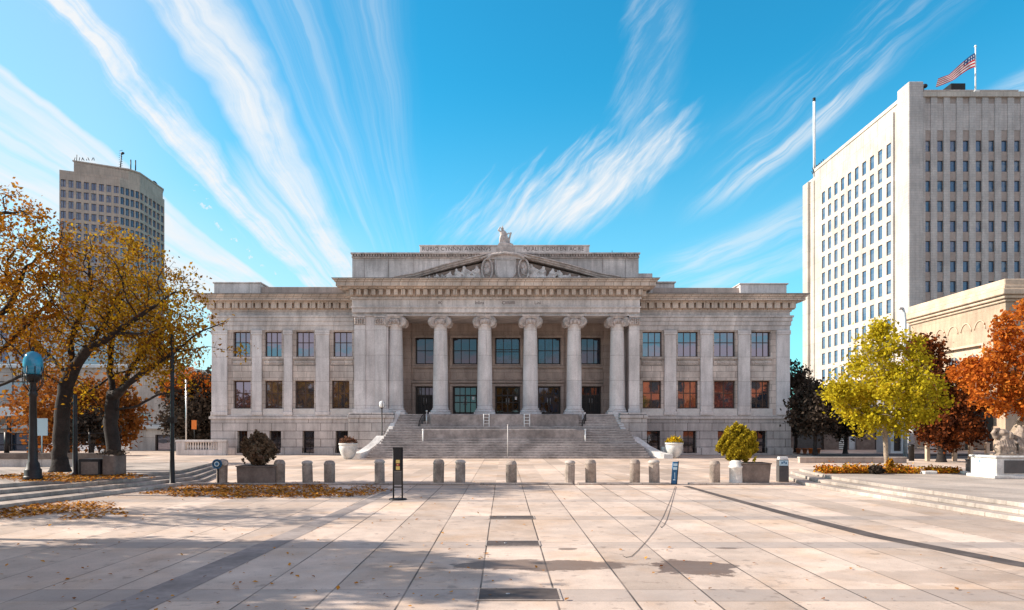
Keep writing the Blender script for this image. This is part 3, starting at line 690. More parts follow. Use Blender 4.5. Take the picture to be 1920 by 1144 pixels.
# ceiling, architrave, frieze, cornice
en = MB(); q0,q1 = xE(660),xE(1200)
en.box(q0,q1,52.45,56.2,zE(591),zE(586)); en.box(q0,q1,52.30,56.2,zE(592)+0.001,zE(591)-0.001)
en.box(q0,q1,52.24,56.3,zE(586)+0.001,zE(577.5)); en.box(q0-0.06,q1+0.06,52.14,56.3,zE(577.5)+0.001,zE(575)); 
en.box(q0,q1,52.26,56.3,zE(575)+0.001,zE(561)); en.box(q0-0.10,q1+0.10,52.08,56.3,zE(561)+0.001,zE(558.5)); en.build('entablature', M['limeplain'], lib, bevel=0.012)
de = MB(); de.box(q0-0.05,q1+0.05,52.12,56.3,zE(558.5)+0.001,zE(544)); n = 40
for k in range(n): 
    u = q0-0.1+(q1-q0-0.1)*k/(n-1); de.box(u,u+0.30,51.68,52.1195,zE(555),zE(545))
for k in range(6):
    v = 52.3+k*0.55
    for s,xx in ((-1,q0-0.05),(1,q1+0.05)): de.box(min(xx,xx+s*0.44),max(xx,xx+s*0.44),v,v+0.3,zE(555),zE(545))
de.build('dentil_course', M['limetan'], lib)
cn = MB()
for o_, p0, p1 in ((0.62,544,541),(0.98,541,533.5),(1.08,533.5,530),(1.20,530,528)):
    cn.box(q0-o_,q1+o_,52.12-o_*0.95,56.3,zE(p0)+0.001,zE(p1))
cn.build('cornice', M['limetan'], lib, bevel=0.012)
cn = MB(); cn.box(q0-1.24,q1+1.24,52.12-1.19,56.3,zE(528)+0.0005,zE(527.3)); cn.build('flashing', M['roof'], lib)
# attic
YA = 53.4; xA = lambda px: X(px, YA); zA = lambda py: Z(py, YA)
at = MB(); at.box(xA(660.5),xA(1197.5),YA,YA+16,zE(527.3)+0.001,zA(484)); at.build('attic', M['limeplain'], lib)
aj = MB()
for px in (683,728,776,823,1082,1130,1173): aj.box(xA(px)-0.012,xA(px)+0.012,YA-0.006,YA-0.001,zA(520),zA(485))
aj.build('attic_joint', M['letter'], lib)
ac = MB(); ac.box(xA(660),xA(1198),YA-0.18,YA+16.1,zA(484)+0.001,zA(482.3)); ac.box(xA(659),xA(1199),YA-0.36,YA+16.2,zA(478)+0.001,zA(475.5)); ac.box(xA(660),xA(1198),YA-0.06,YA+16,zA(482.3)+0.001,zA(478))
for k in range(108):
    u = xA(661)+(xA(1197)-xA(661)-0.1)*k/107; ac.box(u,u+0.10,YA-0.28,YA-0.0605,zA(481.6),zA(478.5))
ac.build('attic_cornice', M['carve'], lib)
YB = 55.4; xB = lambda px: X(px, YB); zB = lambda py: Z(py, YB)
up_ = MB(); up_.box(xB(787),xB(1105),YB,YB+10,zA(476),zB(461.5)); up_.box(xB(786),xB(1106),YB-0.1,YB+10.1,zB(461.5)+0.001,zB(459.8)); up_.build('upper_attic', M['limeplain'], lib, bevel=0.01)
text('RUBIO CYNNNI AVNNNVS', 0.44, (xB(856),YB-0.004,zB(467)), M['letter'], lib, sx=1.0, spacing=1.05, extrude=0.004)
text('PU ALI IE DIMII ENI AC RE', 0.44, (xB(1038),YB-0.004,zB(467)), M['letter'], lib, sx=0.92, spacing=1.05, extrude=0.004)
for t_, px in (('Inlins',899),('CIIIIIIIII',953.5),('Lini',1008),('IK',825)): text(t_, 0.34, (xE(px),52.255,zE(568)), M['letter'], lib, extrude=0.004)
sb = MB(); sb.box(xA(1198.5),xA(1225),YA+0.3,YA+6,zW(553),zA(511)); sb.box(xA(1197.6),xA(1272),YA+1.2,YA+8,zW(553),zA(525)); sb.box(xA(1198),xA(1274),YA+1.0,YA+8.1,zA(525)+0.001,zA(522.5)); sb.build('roof_block', M['limeplain'], lib, bevel=0.02)
# pediment
YP = 52.0; xP = lambda px: X(px, YP); zP = lambda py: Z(py, YP)
ped = MB(); apx, apz = xP(948), zP(483); bz = zE(527.3)+0.004
ped.vprism([(xP(752),bz),(xP(1145),bz),(apx+1.0,apz-0.1),(apx-1.0,apz-0.1)],YP+0.55,YA-0.002)
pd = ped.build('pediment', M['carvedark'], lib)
for s in (-1,1):
    rk = MB()
    ax, az = (xP(738) if s<0 else xP(1165)), bz
    pts = [(ax,az),(ax*0.80+apx*0.20,az+0.30),(ax*0.55+apx*0.45,az+0.92),(ax*0.28+apx*0.72,az+1.50),(apx+s*1.15,zP(481.5))]
    for (a,b_),(c,d) in zip(pts[:-1],pts[1:]):
        for t0,t1,ya in ((0.0,0.12,0.34),(0.121,0.26,0.18),(0.261,0.33,0.02)):
            poly = [(a,b_+t0),(c,d+t0),(c,d+t1),(a,b_+t1)]
            if s > 0: poly = poly[::-1]
            rk.vprism(poly, YP+ya, YA-0.003)
    rk.build('raking_cornice', M['carve'], pd)
M['reliefstone'] = mat('pale_relief_stone', (0.66,0.60,0.57), 0.9, nscale=2.5, namt=0.35, bump=0.4, bscale=9)
rel = MB(); rg = random.Random(5)
def figure(mb, x, z, h, y, rg, lean=0.0):
    w_ = h*0.30; a = lean
    mb.ball((x,y,z+h*0.30),(w_*1.1,0.26,h*0.36),8,6); mb.ball((x+a*h*0.35,y-0.03,z+h*0.62),(w_*0.95,0.24,h*0.27),8,6)
    mb.ball((x+a*h*0.55,y-0.08,z+h*0.90),(h*0.12,h*0.12,h*0.14),7,6)
    s = rg.choice((-1,1)); p0 = (x+a*h*0.45+s*w_*0.8,y-0.1,z+h*0.72); p1 = (x+s*w_*1.7,y-0.2,z+h*rg.uniform(0.4,0.65)); p2 = (x+s*w_*rg.uniform(1.6,2.6),y-0.22,z+h*rg.uniform(0.55,0.95))
    mb.tube([p0,p1,p2],[h*0.07,h*0.06,h*0.045],6)
    mb.tube([(x-w_*0.4,y-0.12,z+h*0.4),(x-w_*0.6+a*0.2,y-0.22,z+h*0.18),(x-w_*0.7,y-0.16,z)],[h*0.10,h*0.085,h*0.07],6)
    mb.tube([(x+w_*0.4,y-0.12,z+h*0.4),(x+w_*0.7,y-0.24,z+h*0.2),(x+w_*0.8,y-0.16,z)],[h*0.10,h*0.085,h*0.07],6)
ytym = YP+0.50
for px, top in ((772,520),(790,517),(804,514),(820,510),(838,506),(857,501),(876,497),(893,495),(1001,494),(1017,496),(1034,501),(1052,505),(1070,510),(1088,513),(1106,516),(1124,520)):
    h = zP(top)-bz
    figure(rel, xP(px)+rg.uniform(-.1,.1), bz, max(h,0.28)*rg.uniform(0.92,1.02), ytym, rg, rg.uniform(-0.35,0.35))
    if h < 0.95: rel.ball((xP(px)+0.35,ytym,bz+h*0.3),(0.4,0.22,h*0.34),8,6)
for px in list(range(766,908,8))+list(range(990,1138,8)):
    t_ = (px-752)/(915-752) if px < 948 else (1145-px)/(1145-981); hm = (zP(497)-bz)*max(0.12,min(1,t_)); hh = hm*rg.uniform(0.35,0.85)
    rel.ball((xP(px)+rg.uniform(-.1,.1),ytym+rg.uniform(-.05,.05),bz+hh*0.5),(rg.uniform(0.13,0.24),0.20,hh*0.5),8,6)
    if rg.random() < 0.55: rel.ball((xP(px)+rg.uniform(-.15,.15),ytym-0.12,bz+hh*0.98),(0.10,0.11,0.12),7,5)
rel.box(xP(760),xP(1135),ytym,ytym+0.05,bz,bz+0.06)
rel.build('relief', M['reliefstone'], pd, remesh=0.036)
sh = MB(); zt, zb_ = zP(486), zP(523.5)
def shield(xa, xb, zt, zb_, n=10):
    xm = (xa+xb)/2; hw = (xb-xa)/2; hs_ = (zt-zb_)
    pts = [(xa,zt),(xm-hw,zb_+hs_*0.42)]
    for k in range(1,n): 
        t = k/n; pts.append((xm-hw*math.cos(t*math.pi/2), zb_+hs_*0.42*(1-math.sin(t*math.pi/2))))
    pts.append((xm,zb_)); L_ = pts[:]; Rr = [(2*xm-p[0],p[1]) for p in reversed(pts[:-1])]
    return L_+Rr
P_ = shield(xP(929),xP(967),zt,zb_); sh.vprism(P_,YP+0.10,YP+0.5); o = sh.build('shield', M['limeplain'], pd, bevel=0.03)
fr = MB(); fr.tube([(x,YP+0.10,z) for x,z in P_+P_[:1]],0.06,6); fr.box(xP(916),xP(980),YP+0.3,YA-0.004,bz,zP(482))
fr.build('shield_frame', M['carve'], pd)
for pc in (913.5,982):
    ov = MB(); cx, cz = xP(pc), zP(504.5); rx, rz = 0.40, 0.80
    ov.tube([(cx+rx*math.cos(t),YP+0.16,cz+rz*math.sin(t)) for t in np.linspace(0,2*math.pi,25)],0.075,6,cap=False)
    ov.ball((cx,YP+0.42,cz),(rx*0.95,0.22,rz*0.95),14,10)
    ov.ball((cx+0.03,YP+0.22,cz-0.10),(0.17,0.14,0.26),8,6); ov.ball((cx-0.05,YP+0.22,cz+0.25),(0.14,0.12,0.16),8,6); ov.tube([(cx-0.2,YP+0.2,cz+0.1),(cx-0.1,YP+0.14,cz-0.3),(cx+0.2,YP+0.2,cz-0.42)],0.06,6)
    ov.build('cartouche', M['carve'], pd)
hd = MB()                                                            # scrolled hood over the shield
for i in range(16):
    a = math.pi*(0.06+0.88*i/15); hd.ball((apx-1.35*math.cos(a),YP+0.22,zP(485)+0.42*math.sin(a)),(0.13,0.26,0.17),8,6)
hd.tube([(apx-1.9,YP+0.2,zP(486)+0.1),(apx-1.3,YP+0.1,zP(484)+0.25),(apx-0.7,YP+0.05,zP(476.5)),(apx,YP+0.02,zP(474)),(apx+0.7,YP+0.05,zP(476.5)),(apx+1.3,YP+0.1,zP(484)+0.25),(apx+1.9,YP+0.2,zP(486)+0.1)],0.10,8)
hd.vprism([(apx-1.3,zP(485)),(apx+1.3,zP(485)),(apx+0.9,zP(477)),(apx+0.55,zP(475.6)),(apx-0.55,zP(475.6)),(apx-0.9,zP(477))],YP+0.12,YP+0.9)
hd.vprism([(apx-0.75,zP(475)),(apx+0.75,zP(475)),(apx+0.66,zP(462)),(apx+0.62,zP(460.5)),(apx-0.62,zP(460.5)),(apx-0.70,zP(463))],YP+0.15,YP+1.35)
hd.vprism([(apx-0.62,zP(460.5)+0.001),(apx+0.62,zP(460.5)+0.001),(apx+0.55,zP(455.5)),(apx-0.55,zP(455.5))],YP+0.22,YP+1.25)
hd.build('crest', M['carve'], pd)
st = MB(); bx, by, b0 = apx-0.05, YP+0.7, zP(455.5)+0.004          # draped figure leaning on a lyre-like prop
st.box(bx-0.46,bx+0.5,by-0.38,by+0.38,b0,b0+0.10)
st.ball((bx-0.10,by,b0+0.42),(0.36,0.30,0.50),10,8); st.ball((bx-0.16,by,b0+0.85),(0.24,0.2,0.34),10,8); st.ball((bx-0.20,by-0.03,b0+1.24),(0.115,0.12,0.14),8,7)
st.tube([(bx-0.30,by,b0+1.02),(bx-0.50,by-0.1,b0+1.12),(bx-0.36,by-0.1,b0+1.36)],[0.08,0.07,0.05],7)
st.tube([(bx-0.02,by,b0+1.04),(bx+0.16,by-0.12,b0+0.80),(bx+0.34,by-0.1,b0+0.92)],[0.08,0.065,0.05],7)
st.tube([(bx+0.30,by,b0+0.06),(bx+0.34,by,b0+0.5),(bx+0.46,by,b0+0.98)],[0.09,0.07,0.08],7); st.tube([(bx+0.10,by-0.1,b0+0.06),(bx+0.16,by-0.14,b0+0.7)],[0.10,0.06],7)
for dx_ in (-0.34,-0.22,-0.10,0.02): st.tube([(bx+dx_*0.5-0.08,by-0.26,b0+0.75),(bx+dx_,by-0.31,b0+0.40),(bx+dx_*1.15,by-0.30,b0+0.06)],0.05,6)
st.tube([(bx-0.2,by,b0+1.34),(bx-0.18,by,b0+1.50)],0.04,6)
tag(st.build('roof_statue', M['carve'], None, remesh=0.035), 'small weathered stone statue on the crest above the pediment', 'statue')
tag((lambda m: (m.tube([(xB(1155),YB+2,zA(475)),(xB(1155),YB+2,zB(458))],0.025,5), m.build('roof_aerial', M['black']))[1])(MB()), 'thin dark rod aerial on the library roof right of the pediment', 'aerial')
# ---------------------------------------------------------------- entrance stairs
M['landing'] = mat('smooth_granite_landing', (0.33,0.29,0.275), 0.7, nscale=0.5, namt=0.45, bump=0.08)
M['nosing'] = mat('stair_nosing', (0.52,0.47,0.45), 0.7, nscale=0.9, namt=0.4)
stairs = thing('entrance_stairs', 'broad grey stone entrance stairs of three flights climbing to the library portico', 'stairs', (0.3,48,0))
prof = []                                           # (y, z) of each riser
yb, NS = 47.7, 17
levels = [(47.70,0.0),(49.35,0.99),(50.85,2.02),(52.2,PLAT)]
def widths(y): t = (y-47.7)/(52.2-47.7); return (-9.45+1.45*min(t*1.25,1), 10.05-1.35*min(t*1.25,1))
for fi,((ya,za),(yb2,zb2)) in enumerate(zip(levels[:-1],levels[1:])):
    n = 6; m = MB(); ns = MB(); dz_ = (zb2-za)/n; run = (yb2-ya-(0.30 if fi < 2 else 0.0))/n
    for k in range(n):
        y0 = ya+run*k; a,b_ = widths(y0); yend = 52.19
        z0 = za+dz_*k; zb0 = -0.005 if (fi == 0 and k == 0) else z0+0.0005
        m.box(a,b_,y0,yend,zb0,z0+dz_)
        ns.box(a+0.005,b_-0.005,y0-0.008,y0+0.05,z0+dz_-0.035,z0+dz_+0.004)
    fl = m.build('stair_flight', M['step'], stairs, bevel=0.012); ns.build('nosing', M['nosing'], fl)
for pa_,pb_,ya,z0,z1 in ((793,1098,49.62,0.985,2.024),(806,1086,51.02,2.0245,PLAT+0.006)):   # smooth raised landings between the side flights
    lb = MB(); a,b_ = X(pa_,ya), X(pb_,ya); lb.box(a,b_,ya,52.195,z0,z1); lb.build('landing_block', M['landing'], stairs, bevel=0.10, seg=3)
for s in (-1,1):
    ch = MB()
    def cr(px, py, D): return (X(px,D), D, Z(py,D))
    if s < 0: pts = [(752,770,52.2),(738,800,50.9),(726,824,49.8),(717,834,49.2)]; low = [(722,817,50.2),(707,833,49.2),(690,845,48.3),(676,850,47.75)]
    else:     pts = [(1149,772,52.2),(1162,800,50.9),(1176,824,49.8),(1186,834,49.2)]; low = [(1180,819,50.2),(1203,836,49.2),(1224,847,48.3),(1245,852,47.75)]
    for P_, w_, d_ in ((pts,0.36,0.0),(low,0.62,0.1)):
        q = [cr(*p) for p in P_]
        for (a,b_) in zip(q[:-1],q[1:]):
            o_ = s*w_
            lo_ = lambda p, e: (p[0]+e, p[1], max(p[2]-0.95, -0.003)); hi_ = lambda p, e: (p[0]+e, p[1], p[2])
            bt = [lo_(b_,0),lo_(b_,o_),lo_(a,o_),lo_(a,0)]; tp = [hi_(b_,0),hi_(b_,o_),hi_(a,o_),hi_(a,0)]
            if s < 0: bt, tp = bt[::-1], tp[::-1]
            ch.hexa(bt,tp)
    ch.build('cheek_wall', M['cheek'], stairs)
for s,(pa_,pb_) in ((-1,(655,738)),(1,(1163,1212))):                 # stone blocks beside the stairs
    bl = MB(); a,b_ = X(pa_,51.4), X(pb_,51.4)
    bl.box(a,b_,51.2,53.4,0.55,PLAT-0.3); bl.box(a-0.1,b_+0.06,51.1,53.4,0,0.55); bl.box(a-0.08,b_+0.06,51.1,53.5,PLAT-0.299,PLAT-0.08); bl.box(a,b_,51.25,53.4,PLAT-0.079,PLAT+0.10)
    bl.build('side_block', M['limebase'], stairs, bevel=0.02)
# railings standing on the stairs
def rail(label, px, py0, py1, D, w, m, rungs, name='stair_railing', depth=0.8):
    x = X(px,D); z0, z1 = Z(py1,D), Z(py0,D)
    t = thing(name, label, 'railing', (x,D,z0-0.02))
    for s in (-1,1):
        p = MB(); p.tube([(x+s*w/2,D,z0-0.02),(x+s*w/2,D,z1)],0.035,8); p.build('post', m, t)
    b = MB()
    for k in range(rungs): zz = z0+0.12+(z1-z0-0.16)*k/max(rungs-1,1); b.tube([(x-w/2,D,zz),(x+w/2,D,zz)],0.022,6)
    b.build('crossbar', m, t)
rail('white ladder like railing left of the stair middle', 912,776,803.5,50.9,0.40,M['white'],5)
rail('white ladder like railing right of the stair middle', 988,776,803.5,50.9,0.40,M['white'],5)
def panel_rail(label, px, flip):
    D = 51.2; x = X(px,D)+(-0.1 if flip > 0 else 0.1); z0 = 2.02
    t = thing('stair_railing', label, 'railing', (x,D,z0))
    p = MB(); p.tube([(x-0.36,D-0.3,z0),(x-0.30,D-0.3,z0+0.55),(x-0.12,D-0.1,z0+0.95),(x+0.02,D+0.3,z0+1.12)],0.035,7); p.tube([(x+0.02,D+0.3,z0+1.12),(x+0.04,D+0.3,z0)],0.035,7); p.build('frame', M['iron'], t)
    b = MB()
    for k in range(6): u = x-0.30+0.055*k; b.tube([(u,D-0.28+0.09*k,z0),(u,D-0.28+0.09*k,z0+0.50+0.10*k)],0.018,5)
    b.build('baluster', M['iron'], t)
    q = MB(); q.tube([(x+0.22*flip,D,z0),(x+0.22*flip,D,z0+1.25)],0.045,8); q.ball((x+0.22*flip,D,z0+1.32),0.08); q.build('post', M['steel'], t)
panel_rail('dark curved handrail at the top left of the stairs', 797, 1); panel_rail('dark curved handrail at the top right of the stairs', 1096, -1)
def pole(label, px, py0, py1, D, r=0.035, m=None, name='handrail_post'):
    o = MB(); x = X(px,D); o.tube([(x,D,Z(py1,D)-0.03),(x,D,Z(py0,D))],r,8); o.ball((x,D,Z(py0,D)),r*1.5); o.tube([(x,D,Z(py1,D)-0.03),(x,D,Z(py1,D)+0.03)],r*2.2,10)
    return tag(o.build(name, m or M['white']), label, 'post')
pole('short white post on the left half of the stairs', 793,806,830,49.50,0.05)
pole('short white post on the right half of the stairs', 1097.5,806,830,49.50,0.05)
pole('tall thin pale post in the middle of the lowest stair flight', 952,797,858,47.85,0.03,M['limepale'])
# small lamp beside the stairs
def globe_lamp():
    D = 50.4; x = X(716,D); t = thing('stair_lamp', 'small black post lamp with white lantern left of the entrance stairs', 'street lamp', (x,D,0))
    p = MB(); p.lathe([(0.16,0),(0.16,0.15),(0.07,0.3),(0.05,0.5),(0.045,Z(765,D))],(x,D,0),12); p.build('post', M['black'], t)
    z = Z(765,D); g = MB(); g.lathe([(0.10,z),(0.19,z+0.06),(0.21,z+0.30),(0.16,z+0.46),(0.02,z+0.52)],(x,D,0),14); g.build('lantern', M['white'], t)
    f = MB(); f.lathe([(0.05,z-0.04),(0.14,z),(0.14,z+0.04)],(x,D,0),12)
    for k in range(4):
        a = k*math.pi/2+0.4; f.tube([(x+0.2*math.cos(a),D+0.2*math.sin(a),z+0.04),(x+0.215*math.cos(a),D+0.215*math.sin(a),z+0.3),(x+0.16*math.cos(a),D+0.16*math.sin(a),z+0.47)],0.014,5)
    f.build('lantern_frame', M['black'], t)
globe_lamp()

# ---------------------------------------------------------------- leaves and trees
def leaf_quads(name, cen, size, mat_, parent, seed=0, aspect=0.62, flat=0.0, vary=0.4):
    rg = np.random.default_rng(seed); n = len(cen); L = np.array(parent_loc(parent))
    nrm = rg.normal(size=(n,3)); nrm[:,2] = np.abs(nrm[:,2])+flat; nrm /= np.linalg.norm(nrm,axis=1)[:,None]
    t = rg.normal(size=(n,3)); t -= nrm*(t*nrm).sum(1)[:,None]; t /= np.linalg.norm(t,axis=1)[:,None]+1e-9
    b = np.cross(nrm,t); s = size*(1+vary*rg.uniform(-1,1,size=(n,1)))
    c = cen-L
    fold = nrm*s*0.18
    V = np.stack([c-t*s, c+b*s*aspect+fold, c+t*s, c-b*s*aspect+fold],axis=1).reshape(-1,3)
    me = bpy.data.meshes.new(name); me.vertices.add(4*n); me.vertices.foreach_set('co', V.astype(np.float32).ravel())
    me.loops.add(4*n); me.loops.foreach_set('vertex_index', np.arange(4*n,dtype=np.int32)); me.polygons.add(n)
    me.polygons.foreach_set('loop_start', np.arange(0,4*n,4,dtype=np.int32)); me.polygons.foreach_set('loop_total', np.full(n,4,dtype=np.int32))
    me.update(calc_edges=True); me.materials.append(mat_)
    o = bpy.data.objects.new(name, me); C.objects.link(o)
    if parent is not None: o.parent = parent
    return o
def colonize(paths, attr, step=0.35, kill=0.55, infl=3.0, iters=90, seed=0, up=0.0):
    rg = np.random.default_rng(seed); pos, par = [], []
    for p in paths:
        p = [np.array(q[:3],float) for q in p]
        if not pos: pos.append(p[0]); par.append(-1); cur = 0
        else:
            cur = int(np.argmin([np.linalg.norm(q-p[0]) for q in pos]))
        for a,b_ in zip(p[:-1],p[1:]):
            n = max(1,int(round(np.linalg.norm(b_-a)/step)))
            for k in range(1,n+1):
                w_ = rg.normal(size=3)*step*0.05
                pos.append(a+(b_-a)*k/n+w_); par.append(cur); cur = len(pos)-1
    A = np.array(attr); P = np.array(pos)
    best = np.full(len(A),1e9); bi = np.zeros(len(A),int)
    for s in range(0,len(P),256):
        d = np.linalg.norm(A[:,None]-P[None,s:s+256],axis=2); i = d.argmin(1); m = d[np.arange(len(A)),i]; u = m<best; best[u] = m[u]; bi[u] = i[u]+s
    alive = best > kill; kids = {}
    for it in range(iters):
        idx = np.where(alive & (best<infl))[0]
        if len(idx) == 0: break
        pts = np.array(pos); dirs = A[idx]-pts[bi[idx]]; dirs /= np.linalg.norm(dirs,axis=1)[:,None]
        new = []
        for b_ in np.unique(bi[idx]):
            d = dirs[bi[idx]==b_].sum(0); d = d/ (np.linalg.norm(d)+1e-9)+rg.normal(size=3)*0.22; d[2] += up; d /= np.linalg.norm(d)
            q = pts[b_]+d*step
            if any(np.linalg.norm(q-pos[c]) < step*0.35 for c in kids.get(b_,())): 
                d = d+rg.normal(size=3)*0.5; q = pts[b_]+d/np.linalg.norm(d)*step
                if len(kids.get(b_,())) > 3: alive[idx[bi[idx]==b_]] = False; continue
            kids.setdefault(b_,[]).append(len(pos)); pos.append(q); par.append(int(b_)); new.append(len(pos)-1)
        if not new: break
        Q = np.array([pos[i] for i in new]); d = np.linalg.norm(A[:,None]-Q[None],axis=2); i = d.argmin(1); m = d[np.arange(len(A)),i]
        u = m<best; best[u] = m[u]; bi[u] = np.array(new)[i[u]]; alive &= best>kill
    return np.array(pos), np.array(par)
def skeleton_mesh(pos, par, r0, p, rbase, trunk_extra=None):
    n = len(pos); r = np.zeros(n); ch = [[] for _ in range(n)]
    for i in range(1,n): ch[par[i]].append(i)
    for i in range(n-1,-1,-1): r[i] = r0 if not ch[i] else sum(r[c]**p for c in ch[i])**(1/p)
    k = math.log(rbase/r0)/max(math.log(r[0]/r0),1e-6); r = r0*(r/r0)**k
    mb = MB()
    stack = [(0,None)]
    while stack:
        s, pr = stack.pop(); chain = [] if pr is None else [pr]; rad = [] if pr is None else [r[s]]
        c = s
        while True:
            chain.append(c); rad.append(r[c])
            if not ch[c]: break
            kk = sorted(ch[c],key=lambda q:-r[q])
            for q in kk[1:]: stack.append((q,c))
            c = kk[0]
        if len(chain) < 2: continue
        rm = max(rad); ns = 12 if rm>0.15 else (6 if rm>0.04 else 3)
        rad[-1] *= 0.6
        mb.tube([pos[q] for q in chain], rad, ns, cap=False)
    return mb, r
def ellips(rg, n, c, rad, hollow=0.0):
    out = []
    while len(out) < n:
        q = rg.uniform(-1,1,size=3); d = np.linalg.norm(q)
        if hollow < d < 1: out.append(np.array(c)+q*np.array(rad))
    return out
def tree(name, label, base, paths, clouds, bark, leaf, nleaf, lsize, seed, rbase, r0=0.010, p=2.3, step=0.35, kill=0.5, infl=3.5, spread=0.30, lr=0.03, group=None, up=0.03, flare=1.35, cat='tree', thin=None):
    rg = np.random.default_rng(seed); t = thing(name, label, cat, base, group)
    attr = []
    for n,c,rad,*h in clouds: attr += ellips(rg,n,c,rad,h[0] if h else 0.0)
    pos, par = colonize(paths, attr, step, kill, infl, 110, seed, up)
    mb, r = skeleton_mesh(pos, par, r0, p, rbase)
    b = Vector(base)                                                   # root flare
    mb.lathe([(rbase*flare*1.25,-0.03),(rbase*flare,0.08),(rbase*1.12,0.30),(rbase*1.0,0.55)],(pos[0][0],pos[0][1],base[2]),12)
    mb.build('trunk', bark, t)
    tips = np.where(r < lr)[0]
    tips = tips[pos[tips,2] > base[2]+0.8]
    wts = rg.gamma(0.55,1.0,size=len(tips)); wts /= wts.sum()
    idx = rg.choice(len(tips), size=nleaf, p=wts)
    cen = pos[tips[idx]] + rg.normal(size=(nleaf,3))*spread
    leaf_quads('crown', cen, lsize, leaf, t, seed)
    return t
def pth(D, *pts): return [(X(px,D+ (q[0] if q else 0)), D+(q[0] if q else 0), Z(py,D+(q[0] if q else 0))) for px,py,*q in pts]
D1 = 26.8
big = tree('autumn_tree','large dark trunked autumn tree whose trunk leans and forks above the terrace lamp', (X(113,D1),D1,TL),
    [pth(D1,(113,889),(112,850),(116,780),(124,725),(138,690)), pth(D1,(138,690),(165,655,-.4),(215,625,-.8),(265,590,-1.0),(310,560,-1.2)), pth(D1,(138,690),(130,640),(150,590,.6),(170,540,.8),(165,480,1.0)),
     pth(D1,(130,705),(95,670,.5),(60,640,.8),(15,600,1.0)), pth(D1,(165,655,-.4),(200,600,1.2),(225,540,1.6),(235,480,1.8)), pth(D1,(118,770),(165,735,1.0),(220,700,1.5),(300,680,1.5)), pth(D1,(215,625,-.8),(280,625,-1.8),(340,600,-2.2)), pth(D1,(124,725),(80,700,-1.2),(30,705,-1.8))],
    [(900,(X(175,D1),D1,Z(545,D1)),(3.6,2.8,2.6)),(560,(X(260,D1),D1,Z(560,D1)),(2.7,2.4,1.9)),(420,(X(90,D1),D1,Z(590,D1)),(2.6,2.3,2.0)),(300,(X(330,D1),D1-0.5,Z(620,D1)),(1.5,1.6,1.9))],
    M['bark'], M['leaf_locust'], 10500, 0.066, 3, 0.27, 0.0085, 2.35, 0.26, 0.34, 3.0, 0.17, 0.03)
D2 = 27.6
t2 = tree('autumn_tree','low forking autumn tree with thick straight trunk nearest the library', (X(213,D2),D2,TL),
    [pth(D2,(213,886),(212,840),(207,790)), pth(D2,(207,790),(180,755),(160,730),(135,700,.3)), pth(D2,(207,790),(212,740),(205,690,.5),(210,640,.6),(225,580,.8)), pth(D2,(212,745),(240,720,-.8),(280,690,-1.2),(330,660,-1.6),(390,650,-1.8),(470,664,-2.2)),
     pth(D2,(208,770),(260,762,-.5),(290,742,-.7),(330,735,-1.0),(370,722,-1.2)), pth(D2,(225,735,-.3),(245,690,.8),(290,640,1.2),(320,600,1.4)), pth(D2,(330,660,-1.6),(370,625,-1.7),(430,600,-2)), pth(D2,(180,755),(150,762,-.8),(120,765,-1.2))],
    [(480,(X(270,D2),D2,Z(640,D2)),(2.3,2.1,1.5)),(280,(X(340,D2),D2-1.2,Z(670,D2)),(1.5,1.3,1.4)),(240,(X(230,D2),D2,Z(560,D2)),(2.0,1.8,1.4)),(70,(X(185,D2),D2,Z(640,D2)),(1.5,1.6,1.2)),(22,(X(430,D2),D2-2,Z(640,D2)),(0.9,0.8,0.6))],
    M['bark'], M['leaf_locust'], 5200, 0.066, 8, 0.26, 0.0085, 2.35, 0.26, 0.34, 2.6, 0.17, 0.03)
D3 = 24.5
t0 = tree('autumn_tree','orange leaved autumn tree reaching in from the left edge with bare low boughs', (X(-95,D3),D3,TL),
    [pth(D3,(-95,893),(-92,830),(-85,760)), pth(D3,(-85,760),(-40,735),(0,722),(55,700,-.3),(130,695,-.5)), pth(D3,(-85,760),(-70,690,.4),(-40,630,.6),(20,570,.8),(50,500,.8)), pth(D3,(-85,760),(-40,770,-.6),(10,752,-.8),(62,745,-.8),(100,735,-1)), pth(D3,(-80,720),(-10,670,.8),(40,620,1),(100,560,1)), pth(D3,(-70,690,.4),(-80,600,.4),(-50,480,.4),(0,400,.4))],
    [(700,(X(10,D3),D3,Z(470,D3)),(2.2,2.2,2.2)),(320,(X(40,D3),D3,Z(600,D3)),(1.9,1.8,1.6)),(100,(X(-90,D3),D3,Z(520,D3)),(2.0,2.2,2.4))],
    M['bark'], M['leaf_gold'], 8000, 0.066, 12, 0.27, 0.0085, 2.35, 0.26, 0.34, 3.0, 0.17, 0.03)
# trees on the same terrace nearer than the frame, whose shade falls on the paving
SX, SY = -17.0, 11.6
shade = tree('autumn_tree','leafy autumn tree standing left of the frame, shading the near paving', (SX,SY,TL),
    [[(SX,SY,TL),(SX,SY,2.6),(SX+0.3,SY,4.6),(SX+0.2,SY+0.3,7.5)],[(SX,SY,2.6),(SX+2.2,SY-1,4.4),(SX+4.2,SY-1.4,5.4)],[(SX,SY,2.4),(SX+1.5,SY+2,4.5),(SX+2.8,SY+3.0,6.0)],[(SX,SY,2.6),(SX-1.8,SY-1.5,4.6),(SX-2.8,SY-2.4,6)]],
    [(420,(SX+0.8,SY,6.4),(4.2,3.4,2.4)),(120,(SX+3.0,SY-1,5.2),(2.2,2.0,1.3))], M['bark'], M['leaf_locust'], 26000, 0.095, 15, 0.34, 0.012, 2.3, 0.4, 0.5, 3.5, 0.22, 0.04)
dup(shade, (-17.2,6.6,TL), 'leafy autumn tree left of the frame nearest the viewer, its shade reaching the camera', 2.2)
dup(shade, (-22.5,9.0,TL), 'leafy autumn tree farthest left of the frame, second row from the paving', 4.0)
dup(t2, (-17.5,18.6,TL), 'low forking autumn tree left of the frame just beyond the steps', 3.6)
